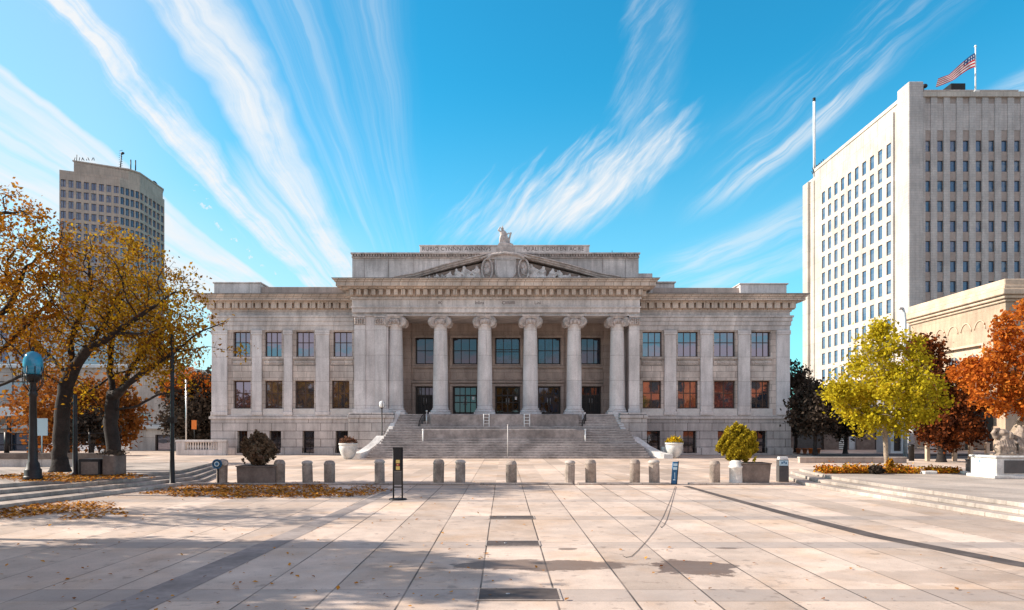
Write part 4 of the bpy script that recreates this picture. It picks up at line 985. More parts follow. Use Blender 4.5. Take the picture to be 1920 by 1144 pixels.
for k_,(tx,ty,ts,lab) in enumerate(((-44,-33,1.6,'tall leafy autumn tree behind the viewer, far to the left across the plaza'),(-1,-31,1.4,'leafy autumn tree straight behind the viewer across the plaza'),(13,-33,1.3,'leafy autumn tree behind the viewer nearest the brick building'))):
    dup(shade, (tx,ty,0), lab, 1.3*k_, (ts,ts,ts))
Dy = 28.0
tree('yellow_tree','bright yellow green young tree in the flower bed before the white tower', (X(1662,Dy),Dy,TR),
    [pth(Dy,(1663,890),(1661,850),(1660,815),(1659,740),(1657,660),(1655,615)), pth(Dy,(1661,822),(1640,790,-.3),(1600,765,-.5),(1560,735,-.6)), pth(Dy,(1661,818),(1690,790,.3),(1730,765,.4),(1760,740,.4)), pth(Dy,(1660,790),(1625,740,.8),(1590,690,1.0)), pth(Dy,(1660,780),(1700,730,-.8),(1735,690,-1.0)), pth(Dy,(1659,750),(1640,700,-1),(1620,650,-1.2))],
    [(300,(X(1657,Dy),Dy,Z(745,Dy)),(2.35,2.2,1.55)),(130,(X(1660,Dy),Dy,Z(670,Dy)),(1.45,1.4,1.2)),(60,(X(1655,Dy),Dy,Z(620,Dy)),(0.45,0.5,0.5)),(50,(X(1590,Dy),Dy,Z(740,Dy)),(0.9,1.0,1.0)),(40,(X(1735,Dy),Dy,Z(745,Dy)),(0.8,1.0,0.9))],
    M['barkpale'], M['leaf_yellow'], 15500, 0.072, 21, 0.10, 0.008, 2.3, 0.26, 0.34, 2.2, 0.17, 0.035, flare=1.1)
Do = 31.0
tree('orange_tree','orange maple with thick pale leaning trunk behind the sculpture', (X(1893,Do),Do,TR),
    [pth(Do,(1893,880),(1897,845),(1907,815),(1925,785),(1945,740)), pth(Do,(1925,785),(1890,755,-.6),(1860,745,-1),(1825,752,-1.2)), pth(Do,(1945,740),(1910,700),(1880,650),(1865,610)), pth(Do,(1945,740),(1960,680),(1950,600),(1930,560)), pth(Do,(1935,760),(1985,720),(2040,680)), pth(Do,(1910,700),(1850,690,.5),(1820,680,.8))],
    [(260,(X(1888,Do),Do,Z(708,Do)),(2.2,2.2,1.45)),(120,(X(1932,Do),Do,Z(630,Do)),(1.35,1.6,1.5)),(70,(X(1850,Do),Do-0.5,Z(715,Do)),(1.3,1.3,1.2)),(120,(X(2000,Do),Do,Z(680,Do)),(2.0,2.2,2.0)),(50,(X(1890,Do),Do-0.8,Z(760,Do)),(1.4,1.2,0.6))],
    M['barkpale'], M['leaf_orange'], 15500, 0.085, 33, 0.30, 0.009, 2.3, 0.28, 0.36, 2.4, 0.17, 0.035, flare=1.0)
Dr = 43.0
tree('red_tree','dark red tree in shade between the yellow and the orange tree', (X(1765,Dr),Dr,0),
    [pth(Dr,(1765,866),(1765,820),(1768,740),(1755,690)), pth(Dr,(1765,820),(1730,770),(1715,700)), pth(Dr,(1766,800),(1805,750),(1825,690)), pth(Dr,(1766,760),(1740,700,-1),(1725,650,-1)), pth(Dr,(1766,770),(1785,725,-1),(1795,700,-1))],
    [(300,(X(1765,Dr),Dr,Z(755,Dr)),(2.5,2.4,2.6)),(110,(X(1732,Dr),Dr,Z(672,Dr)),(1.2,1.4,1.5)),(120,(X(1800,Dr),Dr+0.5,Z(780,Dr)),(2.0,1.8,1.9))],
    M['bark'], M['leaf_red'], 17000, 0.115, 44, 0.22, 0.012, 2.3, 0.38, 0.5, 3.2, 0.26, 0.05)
def small_tree(name, label, px, D, pyb, pyt, w_, leaf, n, ls, seed, bark=None, cat='tree', crown0=0.35, group=None, rb=0.14):
    x = X(px,D); zb_, zt = max(Z(pyb,D),0), Z(pyt,D); h = zt-zb_; zc = zb_+h*(crown0+1)/2
    return tree(name,label,(x,D,zb_),[[(x,D,zb_),(x+0.05*h*0.2,D,zb_+h*0.35),(x,D+0.1,zb_+h*0.85)]],[(150,(x,D,zc),(w_/2,w_/2,h*(1-crown0)/2)),(60,(x+w_*0.12,D,zc-h*0.05),(w_/2.2,w_/2.2,h*(1-crown0)/2.6))],
        bark or M['bark'], leaf, n, ls, seed, rb, 0.012, 2.3, max(0.3,h*0.05), max(0.35,h*0.06), h*0.5, w_*0.05+0.1, 0.06, cat=cat, group=group)
small_tree('orange_tree','round orange tree glowing behind the dark terrace trunks', 130,40,872,692,5.6,M['leaf_rust'],8000,0.12,51,crown0=0.12)
small_tree('orange_tree','smaller orange tree right behind the thick straight trunk', 222,42,870,706,2.9,M['leaf_rust'],3800,0.12,52,crown0=0.12)
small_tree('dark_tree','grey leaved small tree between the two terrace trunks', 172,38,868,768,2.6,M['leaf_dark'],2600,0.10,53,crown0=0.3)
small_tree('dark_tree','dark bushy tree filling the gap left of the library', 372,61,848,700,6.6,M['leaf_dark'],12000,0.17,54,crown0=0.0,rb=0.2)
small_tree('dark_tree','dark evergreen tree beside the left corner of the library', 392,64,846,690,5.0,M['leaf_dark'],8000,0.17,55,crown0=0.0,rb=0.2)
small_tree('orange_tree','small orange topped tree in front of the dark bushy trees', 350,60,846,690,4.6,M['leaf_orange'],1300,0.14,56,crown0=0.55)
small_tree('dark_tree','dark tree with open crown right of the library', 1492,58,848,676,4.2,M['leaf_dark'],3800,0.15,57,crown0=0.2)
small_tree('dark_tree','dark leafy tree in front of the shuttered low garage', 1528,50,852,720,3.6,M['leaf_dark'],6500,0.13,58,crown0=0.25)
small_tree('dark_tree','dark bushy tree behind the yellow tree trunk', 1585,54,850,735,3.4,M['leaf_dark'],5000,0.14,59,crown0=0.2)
def bush(name, label, cx, cy, z0, w_, h, leaf, n, ls, seed, stemmat=None):
    t = thing(name, label, 'bush', (cx,cy,z0)); rg = np.random.default_rng(seed)
    m = MB()
    for k in range(9):
        a = rg.uniform(0,6.28); q = rg.uniform(0.2,0.42)*w_
        m.tube([(cx,cy,z0-0.05),(cx+q*0.4*math.cos(a),cy+q*0.4*math.sin(a),z0+h*0.35),(cx+q*math.cos(a),cy+q*math.sin(a),z0+h*rg.uniform(0.6,0.9))],[0.03,0.018,0.006],5)
    m.build('stem', stemmat or M['bark'], t)
    P_ = []
    while len(P_) < n:
        q = rg.uniform(-1,1,size=(n,3)); d = np.linalg.norm(q,axis=1); lump = 0.80+0.16*np.sin(q[:,0]*5+seed)*np.cos(q[:,1]*4+q[:,2]*5)+0.16*np.sin(q[:,0]*13+seed*2)*np.sin(q[:,2]*11+q[:,1]*9)
        ok = (d < lump)&(d > rg.uniform(0.2,0.95,size=n)); P_ += list(q[ok])
    P_ = np.array(P_[:n]); s_ = 1-0.25*np.clip(P_[:,2:3],-1,1)*0.6
    cen = np.array((cx,cy,z0+h*0.5))+P_*np.array((w_/2,w_/2,h/2))*np.concatenate([s_,s_,np.ones_like(s_)],axis=1)
    leaf_quads('foliage', cen, ls, leaf, t, seed); return t

# ---------------------------------------------------------------- planters, urns, bollards
DB = 26.5
def bollard_mesh(kind):
    m = MB()
    if kind == 0: m.lathe([(0.205,0),(0.205,0.76),(0.215,0.765),(0.215,0.80),(0.20,0.815),(0.185,0.87),(0.14,0.915),(0.06,0.93)],(0,0,0),18)
    else:
        m.prism([(0.20*math.cos(a),0.20*math.sin(a)) for a in np.linspace(0.26,0.26+2*math.pi,12,endpoint=False)],0,0.74)
        m.lathe([(0.185,0.742),(0.185,0.80),(0.21,0.805),(0.21,0.86),(0.16,0.91),(0.05,0.935)],(0,0,0),16,1)
    return m
protos = {}
for kind in (0,1): 
    pass
GB = 'stone bollards across the plaza'
blab = [(416,1,'stone bollard holding the blue ringed disc at the left end of the row'),(524,0,'rounded stone bollard touching the right end of the brown bush planter'),
 (577,1,'stone bollard two right of the brown bush planter, before bare wall'),(618,0,'rounded stone bollard just left of the left white urn, above the leaf litter'),
 (712,1,'stone bollard just left of the black sign stand'),(822,0,'rounded stone bollard first right of the black sign stand'),(863,1,'capped stone bollard second right of the black sign stand'),
 (959,0,'lone rounded stone bollard in the middle below the stairs'),(1068,1,'capped stone bollard, left one of the pair below the right stair half'),(1108,0,'rounded stone bollard, right one of the pair below the right stair half'),
 (1190,0,'rounded stone bollard below the right cheek wall, left of its pair'),(1227,1,'capped stone bollard just left of the slanting blue sign'),(1340,0,'rounded stone bollard between the blue sign and the white cylinder bollard')]
for i,(px,kind,lab) in enumerate(blab):
    x = X(px,DB)
    if kind not in protos:
        o = bollard_mesh(kind).build('bollard', [M['bollard'],M['bollardcap']], bevel=0.012); tag(o, lab, 'bollard', GB); protos[kind] = o; o.location = (x,DB,0)
    else:
        o = dup(protos[kind], (x,DB,0), lab)
    o.rotation_euler = (0.022*math.sin(i*2.1),0.022*math.cos(i*1.7),0.7*i); o.scale = (1.0+0.03*math.sin(i*3),)*2+(1.0+0.03*math.cos(i*5),)
wb = MB(); wb.lathe([(0.26,0),(0.26,0.04),(0.25,0.05),(0.25,0.62),(0.27,0.63),(0.27,0.70),(0.23,0.72),(0.23,0.84),(0.17,0.90),(0.05,0.92)],(X(1380,DB),DB,0),20)
tag(wb.build('bollard', M['concrete']), 'thick pale cylinder bollard at the left end of the right planter', 'bollard')
def planter(label, pa_, pb_, pyt, D, flare, leafname):
    xa, xb = X(pa_,D), X(pb_,D); h = Z(pyt,D); t = thing('planter', label, 'planter', ((xa+xb)/2,D+0.5,0))
    m = MB(); d = 1.0; f = flare
    bt = [(xa+f,D+0.02,0.06),(xb-f,D+0.02,0.06),(xb-f,D+d-0.02,0.06),(xa+f,D+d-0.02,0.06)]; tp = [(xa,D,h),(xb,D,h),(xb,D+d,h),(xa,D+d,h)]
    m.hexa(bt,tp); m.box(xa-0.03,xb+0.03,D-0.03,D+0.10,h+0.001,h+0.05); m.box(xa-0.03,xb+0.03,D+d-0.10,D+d+0.03,h+0.001,h+0.05); m.box(xa-0.03,xa+0.10,D+0.10,D+d-0.10,h+0.001,h+0.05); m.box(xb-0.10,xb+0.03,D+0.10,D+d-0.10,h+0.001,h+0.05)
    m.box(xa+0.12+f,xb-0.12-f,D+0.1,D+d-0.1,0.0,0.0595); m.build('trough', M['planter'], t, bevel=0.015)
    s = MB(); s.box(xa+0.101,xb-0.101,D+0.101,D+d-0.101,h+0.001,h+0.03); s.build('soil', M['soil'], t)
    return h
h = planter('long brown concrete planter holding the dry brown bush', 443,516,876,DB-0.3,0.02,0)
bush('bush','dry brown conical bush in the left planter', X(482,DB),DB+0.15,h-0.05,1.45,1.45,M['leaf_brown'],3600,0.06,61)
h = planter('brown planter with sloping sides holding the round yellow green bush', 1391,1446,871,DB-0.2,0.06,0)
bush('bush','round yellow green bush in the right planter', X(1389,DB),DB+0.3,h+0.0,1.66,1.62,M['leaf_bush'],8500,0.055,62)
def urn(label, px, pyb, w_, h, flowers, seed):
    D = GD(pyb); x = X(px,D); t = thing('urn_planter', label, 'planter', (x,D,0)); r = w_/2
    m = MB(); m.lathe([(r*0.42,0),(r*0.42,0.05),(r*0.55,0.07),(r*0.60,0.16),(r*0.80,h*0.30),(r*0.96,h*0.58),(r,h*0.80),(r*0.97,h*0.88),(r*1.05,h*0.90),(r*1.05,h),(r*0.90,h),(r*0.86,h*0.93)],(x,D,0),24); m.build('urn', M['concrete'], t)
    rg = np.random.default_rng(seed); n = 900; q = rg.normal(size=(n,3))*np.array((0.36,0.36,0.10))*w_/1.1
    q = q[np.hypot(q[:,0],q[:,1]) < r*1.02]
    q[:,2] = np.abs(q[:,2])+0.22*(1-(np.hypot(q[:,0],q[:,1])/r)**2)
    leaf_quads('flowers', q+np.array((x,D,h-0.02)), 0.065, flowers, t, seed)
    for k in range(1):
        c = MB(); c.lathe([(r*0.84,h*0.90),(r*0.84,h*0.94),(0.02,h*0.97)],(x,D,0),16); c.build('soil', M['soil'], t)
urn('white stone urn with dry brownish flowers left of the stairs', 653,861,1.22,1.08,M['flowerd'],71)
urn('white stone urn with yellow and orange flowers right of the stairs', 1264,859,1.22,1.08,M['flowery'],72)
uw = MB(); D = 48.8; uw.box(X(1243,D),X(1250,D),D,D+0.5,0,Z(838,D)); tag(uw.build('stone_block', M['concrete'], bevel=0.03), 'small white block tucked beside the right flower urn', 'block')

# ---------------------------------------------------------------- signs on the plaza
def sign_stand():
    D = GD(937); x = X(746,D); t = thing('sign_stand', 'tall narrow black sign stand on a round foot before the bollards', 'sign', (x,D,0)); w_ = 0.265
    zt = Z(840,D); f = MB()
    for s in (-1,1): f.tube([(x+s*w_/2,D,0.03),(x+s*w_/2,D,zt)],0.024,8)
    f.box(x-w_/2,x+w_/2,D-0.015,D+0.015,0.36,0.40); f.box(x-w_/2-0.02,x+w_/2+0.02,D-0.03,D+0.03,zt-0.03,zt+0.02); f.build('frame', M['black'], t)
    p = MB(); p.box(x-w_/2+0.02,x+w_/2-0.02,D-0.02,D+0.02,0.86,zt-0.031); p.build('upper_panel', M['black'], t)
    q = MB(); q.box(x-w_/2+0.02,x+w_/2-0.02,D-0.018,D+0.018,0.46,0.855); q.build('lower_panel', M['greypanel'], t)
    for z0,z1,m,a,b_ in ((1.10,1.20,'yellow',-0.055,0.06),(1.02,1.085,'red',-0.05,0.05),(0.90,1.005,'yellow',-0.055,0.06),(1.035,1.07,'yellow',-0.02,0.01)):
        k = MB(); k.box(x+a,x+b_,D-(0.030 if (z0 == 1.035) else 0.026),D-0.0205,z0,z1); k.build('notice', M[m], t)
    b = MB(); b.lathe([(0.27,0),(0.27,0.025),(0.25,0.04),(0.03,0.05)],(x,D,0),24); b.build('base', M['black'], t)
sign_stand()
def blue_sign():
    D = 26.4; x = X(1264,D); t = thing('blue_sign', 'slim slanting blue sign board on the paving right of the bollards', 'sign', (x,D,0)); h = 0.86
    sx = 0.07
    m = MB(); m.hexa([(x-0.12,D-0.05,0.02),(x+0.08,D-0.05,0.02),(x+0.08,D+0.05,0.02),(x-0.12,D+0.05,0.02)],[(x-0.12+sx,D-0.05,h),(x+0.08+sx,D-0.05,h),(x+0.08+sx,D+0.05,h),(x-0.12+sx,D+0.05,h)]); m.build('board', M['blue'], t, bevel=0.01)
    k = MB()
    for z0,z1 in ((0.70,0.80),(0.56,0.66)):
        o_ = -0.02+sx*z0/h; k.box(x-0.075+o_,x+0.075+o_,D-0.058,D-0.0505,z0,z1)
    k.box(x-0.06,x+0.03,D-0.058,D-0.0505,0.16,0.20); k.box(x+0.0,x+0.02,D-0.058,D-0.0505,0.22,0.46); k.build('notice', M['bluepale'], t)
    e = MB(); e.hexa([(x+0.081,D-0.06,0.0),(x+0.10,D-0.06,0.0),(x+0.10,D+0.06,0.0),(x+0.081,D+0.06,0.0)],[(x+0.081+sx,D-0.06,h+0.02),(x+0.10+sx,D-0.06,h+0.02),(x+0.10+sx,D+0.06,h+0.02),(x+0.081+sx,D+0.06,h+0.02)]); e.box(x-0.16,x+0.08,D-0.07,D+0.07,0.0,0.0195); e.build('frame', M['black'], t)
blue_sign()
def kiosk():
    D = GD(904); x = X(1470,D); t = thing('info_terminal', 'dark pedestal terminal with pale blue screen and white cap right of the round bush', 'terminal', (x,D,0)); w_ = 0.20
    b = MB(); b.box(x-w_,x+w_,D,D+0.3,0,0.63); b.box(x-w_,x+w_,D+0.02,D+0.28,0.631,0.88); b.build('body', M['greypanel'], t, bevel=0.015)
    s = MB(); s.box(x-w_+0.03,x+w_-0.03,D+0.005,D+0.0195,0.65,0.86); s.build('screen', M['bluepale'], t)
    for dx_,dz_ in ((-0.10,0.0),(-0.02,0.03),(0.06,-0.01)):
        k = MB(); k.box(x+dx_,x+dx_+0.05,D-0.002,D+0.0045,0.72+dz_,0.80+dz_); k.build('icon', M['blue'], t)
    c = MB(); c.box(x-w_+0.02,x+w_+0.0,D+0.02,D+0.28,0.885,0.905); c.box(x-w_+0.04,x+w_-0.02,D+0.04,D+0.26,0.906,1.0); c.build('cap', M['white'], t, bevel=0.02)
kiosk()
def disc_sign():
    D = 26.25; x, z = X(407,D), Z(870,D); t = thing('round_sign', 'blue disc with dark rings on the leftmost bollard', 'sign', (x,D,z))
    a = lambda r,y0,y1,mm,nm: (lambda m: (m.tube([(x,y0,z),(x,y1,z)],r,28), m.build(nm,mm,t)))(MB())
    a(0.185,D-0.02,D+0.02,M['blue'],'disc'); a(0.135,D-0.028,D-0.0205,M['black'],'ring'); a(0.10,D-0.034,D-0.0285,M['bluepale'],'ring'); a(0.06,D-0.040,D-0.0345,M['blue'],'centre'); 
    p = MB(); p.tube([(x+0.02,D+0.035,0),(x+0.02,D+0.035,z)],0.03,8); p.build('post', M['iron'], t)
    q = MB(); q.tube([(X(422,D),D-0.02,Z(868,D)),(X(422,D),D+0.05,Z(868,D))],0.10,18); q.tube([(x,D+0.03,z),(X(422,D),D+0.03,Z(868,D))],0.02,6); q.build('side_disc', M['bollardcap'], t)
disc_sign()
def cable(label, pts, r=0.010):
    P_ = []
    q = [Vector((X(px,GD(py)),GD(py),r+0.004)) for px,py in pts]
    tag((lambda m: (m.tube(q,r,6), m.build('cable', M['black']))[1])(MB()), label, 'cable')
cable('long thin black cable trailing from the blue sign, hooked at its end', [(1266,912),(1256,940),(1243,970),(1228,995),(1212,1015),(1196,1033),(1184,1044),(1174,1046),(1168,1043)],0.004)
cable('shorter thin black cable trailing from the blue sign', [(1268,913),(1262,935),(1255,960),(1250,975),(1245,985),(1240,990),(1238,987)],0.004)
def cover(label, pa_, pb_, py0, py1):
    y1, y0 = GD(py0), GD(py1); ym = (y0+y1)/2; a, b_ = X(pa_,ym), X(pb_,ym)
    t = thing('drain_cover', label, 'drain cover', ((a+b_)/2,ym,0)); m = MB(); m.box(a,b_,y0,y1,0.0005,0.009); m.build('plate', M['darkbrown'], t, bevel=0.003)
    f = MB(); 
    f.box(a-0.03,b_+0.03,y0-0.03,y0-0.001,0.0005,0.012); f.box(a-0.03,b_+0.03,y1+0.001,y1+0.03,0.0005,0.012); f.box(a-0.03,a-0.001,y0-0.001,y1+0.001,0.0005,0.012); f.box(b_+0.001,b_+0.03,y0-0.001,y1+0.001,0.0005,0.012)
    f.build('rim', M['kerb'], t)
    k = MB(); k.lathe([(0.03,0.0095),(0.03,0.012),(0.005,0.013)],(a+(b_-a)*0.36,ym+0.02,0),10); k.build('lifting_boss', M['steel'], t)
cover('largest dark drain cover, nearest the camera', 899,1047,1105,1126); cover('dark drain cover halfway along the middle paving lane', 913,1010,1015,1024); cover('small far drain cover in the middle paving lane', 919,1000,968,973.5)
# ---------------------------------------------------------------- lamps and posts at the left
def street_lamp_left():
    D = 22.6; x = X(62,D); z0 = TL; t = thing('street_lamp', 'old style black cast iron lamp with pale blue glass globe on the left terrace', 'street lamp', (x,D,z0))
    p = MB(); z1 = Z(716,D)
    p.lathe([(0.28,z0),(0.28,z0+0.12),(0.25,z0+0.14),(0.25,z0+0.34),(0.21,z0+0.38),(0.18,z0+0.55),(0.14,z0+0.62),(0.135,z0+1.0),(0.12,z0+1.4),(0.105,z1-0.5),(0.14,z1-0.45),(0.14,z1-0.38),(0.11,z1-0.3),(0.09,z1-0.05),(0.16,z1)],(x,D,0),16)
    p.build('post', M['iron'], t, bevel=0.01)
    c = MB(); c.lathe([(0.10,z1-0.02),(0.20,z1+0.06),(0.26,z1+0.16),(0.26,z1+0.22),(0.22,z1+0.24)],(x,D,0),18)
    for k in range(8):
        a = k*math.pi/4; ca,sa = math.cos(a),math.sin(a)
        c.tube([(x+0.12*ca,D+0.12*sa,z1-0.30),(x+0.26*ca,D+0.26*sa,z1-0.12),(x+0.30*ca,D+0.30*sa,z1+0.14),(x+0.285*ca,D+0.285*sa,z1+0.5)],0.014,5)
    c.build('globe_holder', M['iron'], t)
    g = MB(); g.lathe([(0.20,z1+0.20),(0.26,z1+0.32),(0.29,z1+0.52),(0.28,z1+0.72),(0.22,z1+0.88),(0.12,z1+0.97),(0.02,z1+1.0)],(x,D,0),20); g.build('globe', M['globe'], t)
    f = MB(); f.lathe([(0.04,z1+1.0),(0.03,z1+1.04),(0.05,z1+1.08),(0.008,z1+1.16)],(x,D,0),10); f.build('finial', M['iron'], t)
    return t
M['globe'] = glass('lamp_globe', (0.03,0.25,0.40), 1.6, 0.12)
lampL = street_lamp_left()
dup(lampL, (-13.6,14.0,0), 'old style black cast iron lamp left of the frame, its shadow lying on the paving')
def plain_pole(name, label, px, pyt, D, z0, r, m='black', cat='pole', base=True):
    x = X(px,D); o = MB(); z1 = Z(pyt,D); o.lathe([(r*2.2,z0),(r*2.2,z0+0.08),(r*1.25,z0+0.14),(r*1.1,z0+0.9),(r,z0+1.0),(r*0.85,z1),(r*0.5,z1+0.05)],(x,D,0),12)
    if base: o.box(x-r*1.6,x+r*1.6,D-r*1.6,D+r*1.6,z0+2.35,z0+2.55)
    return tag(o.build(name, M[m]), label, cat)
plain_pole('lamp_pole','tall plain dark pole between the low forking tree and the library',323,628,25.6,0.0,0.075)
plain_pole('post','dark square shouldered post rising from the brown planter block under the trees',141,742,24.6,TL,0.075,'iron','post',False)
pl = thing('planter','brown stone planter block under the terrace trees','planter',(X(178,24.9),24.9,TL))
m = MB(); D=24.4; m.box(X(146,D),X(186,D),D,D+0.8,TL,Z(861,D)); m.build('trough', M['iron'], pl, bevel=0.02)
m = MB(); m.box(X(153,D),X(184,D),D-0.03,D-0.002,TL+0.06,Z(866,D)); m.build('panel', M['planter'], pl)
m = MB(); m.box(X(187,D),X(212,D),D+0.1,D+0.9,TL,Z(853,D)); m.build('end_block', M['planter'], pl, bevel=0.05)
rg = np.random.default_rng(4); q = rg.normal(size=(500,3))*np.array((0.18,0.18,0.06)); q[:,2] = np.abs(q[:,2]); leaf_quads('plants', q+np.array((X(198,D),D+0.5,Z(853,D))),0.05,M['leaf_dark'],pl,4)['kind'] = 'stuff'
# low wall with railing behind the trees
lw = thing('low_wall','long low dark capped wall behind the terrace trees','wall',(X(140,30),30,TL)); D=30.0
m = MB(); m.box(-60,X(205,D),D,D+0.3,TL-0.001,TL+0.34); m.build('wall', M['limeplain'], lw)
m = MB(); m.box(-60,X(206,D),D-0.06,D+0.36,TL+0.341,TL+0.60); m.build('coping', M['planter'], lw, bevel=0.02)
ra = thing('railing','thin dark railing on top of the low terrace wall','railing',(X(100,D),D+0.15,TL+0.60))
m = MB()
for z in (0.35,0.85): m.tube([(-58,D+0.15,TL+0.6+z),(X(200,D),D+0.15,TL+0.6+z)],0.022,6)
m.build('rail', M['iron'], ra)
for k,px in enumerate((8,52,74,125,164,198)):
    m = MB(); m.tube([(X(px,D),D+0.15,TL+0.601),(X(px,D),D+0.15,TL+1.5)],0.035 if k else 0.10,8); m.build('post', M['iron'], ra)
sgn = MB(); sgn.box(X(75,D)-0.28,X(75,D)+0.28,D+0.05,D+0.09,TL+1.35,TL+2.1); sgn.tube([(X(75,D),D+0.12,TL+0.605),(X(75,D),D+0.12,TL+2.1)],0.025,6); tag(sgn.build('notice_board', M['bluepale']), 'small pale blue notice board above the terrace railing', 'sign')
# ---------------------------------------------------------------- low building and tower at the left
M['lowwall'] = stone('pale_concrete_panels', (0.46,0.43,0.41), 2.4, 1.2, 0.02, 0.6, 0.08, 0.25)
M['fascia'] = mat('pale_blue_fascia', (0.50,0.55,0.58), 0.6, nscale=0.6, namt=0.15)
low = thing('low_building','pale low concrete building with banded fascia and strip windows behind the terrace','building',(X(150,64),64,0))
D = 64.0; xl = lambda px: X(px,D); zl = lambda py: Z(py,D)
strips = [(xl(-120),xl(228),zl(846),zl(812)),(xl(246),xl(283),zl(789),zl(774)),(xl(200),xl(240),zl(792),zl(776)),(xl(291),xl(322),zl(851),zl(815)),(xl(297),xl(302),zl(789),zl(780)),(xl(-100),xl(60),zl(740),zl(715)),(xl(90),xl(190),zl(740),zl(715))]
m = MB(); facade(m, xl(-160), xl(329), 0, zl(690), strips, 0.5, mpY(D)); m.box(xl(-160),xl(329),D+0.5,D+14,0,zl(690)); m.add([(xl(329),D,0),(xl(329),D+0.5,0),(xl(329),D+0.5,zl(690)),(xl(329),D,zl(690))],[(0,1,2,3)]); m.build('wall', M['lowwall'], low)
m = MB(); m.box(xl(-160),xl(95),D-1.6,D-0.001,zl(781),zl(764)); m.box(xl(-160),xl(330),D-0.5,D-0.002,zl(804),zl(797)); m.box(xl(-161),xl(330),D-0.3,D+14.2,zl(690)+0.001,zl(684)); m.build('fascia', M['fascia'], low, bevel=0.03)
for i,(a,b_,c,d) in enumerate(strips):
    n = max(1,int((b_-a)/1.6))
    window(low,a,b_,c,d,D+0.25,n,1,M['darkframe'] if i != 1 else M['bronze'],M['glass'],0.08,0.07)
for k in range(9):
    m = MB(); m.box(xl(-120)+k*1.9,xl(-120)+k*1.9+0.25,D-1.5,D-1.25,0,zl(781)-0.001); m.build('canopy_post', M['iron'], low)
mr = thing('mid_rise_building','grey blue mid rise block showing between the left autumn trees','building',(X(20,98),98,0)); D=98.0; xm_=lambda px:X(px,D); zm_=lambda py:Z(py,D)
hs_=[(xm_(-70)+1.2+3.1*c,xm_(-70)+3.2+3.1*c,zm_(600)-2.6-3.3*r_,zm_(600)-0.9-3.3*r_) for c in range(4) for r_ in range(4)]
m=MB(); facade(m,xm_(-70),xm_(108),0,zm_(596),hs_,0.4,mpY(D)); m.box(xm_(-70),xm_(108),D+0.4,D+16,0,zm_(596)); m.add([(xm_(108),D,0),(xm_(108),D+.4,0),(xm_(108),D+.4,zm_(596)),(xm_(108),D,zm_(596))],[(0,1,2,3)]); m.build('wall',M['fascia'],mr)
m=MB(); m.box(xm_(-71),xm_(109),D-0.25,D+16.2,zm_(596)+0.001,zm_(591)); m.build('roof',M['roof'],mr)
for a,b_,c,d in hs_: window(mr,a,b_,c,d,D+0.2,2,1,M['darkframe'],M['glassblue'],0.08,0.07)
van = thing('parked_van','white parked van half hidden by the dark terrace trunks','van',(X(150,52),52,0)); D=52.0
xa = X(78,D); zb0 = 0.35
m = MB(); m.vprism([(xa,zb0),(xa+5.6,zb0),(xa+5.6,0.95),(xa+5.1,1.25),(xa+4.2,2.05),(xa+3.9,2.15),(xa+0.1,2.15),(xa,2.0)],D,D+1.9); m.build('body', M['white'], van, bevel=0.08, seg=2)
m = MB(); m.vprism([(xa+3.0,1.25),(xa+4.85,1.25),(xa+4.2,1.92),(xa+3.0,1.95)],D-0.015,D-0.004); m.box(xa+0.4,xa+2.8,D-0.015,D-0.004,1.25,1.92); m.build('window', M['glassd'], van)
for u in (1.0,4.6):
    m = MB(); m.tube([(xa+u,D-0.03,0.34),(xa+u,D+0.2,0.34)],0.34,20); w_ = m.build('wheel', M['black'], van); m = MB(); m.tube([(xa+u,D-0.045,0.34),(xa+u,D-0.031,0.34)],0.19,14); m.build('rim', M['steel'], w_)
# balustrade between low building and library
bs = thing('balustrade','short stone balustrade wall left of the library corner','balustrade',(X(380,53),53,0)); D=53.0; xb_ = lambda px: X(px,D); zb2 = lambda py: Z(py,D)
m = MB(); m.box(xb_(330),xb_(424),D,D+0.4,0,zb2(844)); m.box(xb_(330),xb_(346),D,D+0.4,zb2(844)+0.001,zb2(829)); m.box(xb_(408),xb_(424),D,D+0.4,zb2(844)+0.001,zb2(829)); m.build('plinth', M['limeplain'], bs, bevel=0.01)
m = MB(); m.box(xb_(329),xb_(425),D-0.05,D+0.45,zb2(829)+0.001,zb2(825)); m.build('coping', M['limeplain'], bs, bevel=0.02)
for k in range(12):
    u = xb_(350)+(xb_(404)-xb_(350))*k/11; m = MB(); z0,z1 = zb2(844)+0.001,zb2(829); hh=z1-z0
    m.lathe([(0.08,z0),(0.08,z0+hh*0.1),(0.05,z0+hh*0.15),(0.085,z0+hh*0.4),(0.045,z0+hh*0.8),(0.08,z0+hh*0.9),(0.08,z1)],(u,D+0.2,0),8); m.build('baluster', M['limeplain'], bs)
ob = MB(); D=56.0; ob.tube([(X(349,D),D,0),(X(349,D),D,Z(712,D))],0.06,8); tag(ob.build('lamp_pole', M['steel']),'pale grey pole among the dark trees left of the library','pole')
ob = thing('banner','upright orange banner on a stand before the dark trees','banner',(X(363,55),55,0)); D=55.0
m = MB(); m.box(X(359,D),X(368,D),D,D+0.05,Z(805,D),Z(788,D)); m.build('cloth', M['orange'], ob); m = MB(); m.tube([(X(363.5,D),D+0.1,0),(X(363.5,D),D+0.1,Z(787,D))],0.04,6); m.build('post', M['black'], ob)
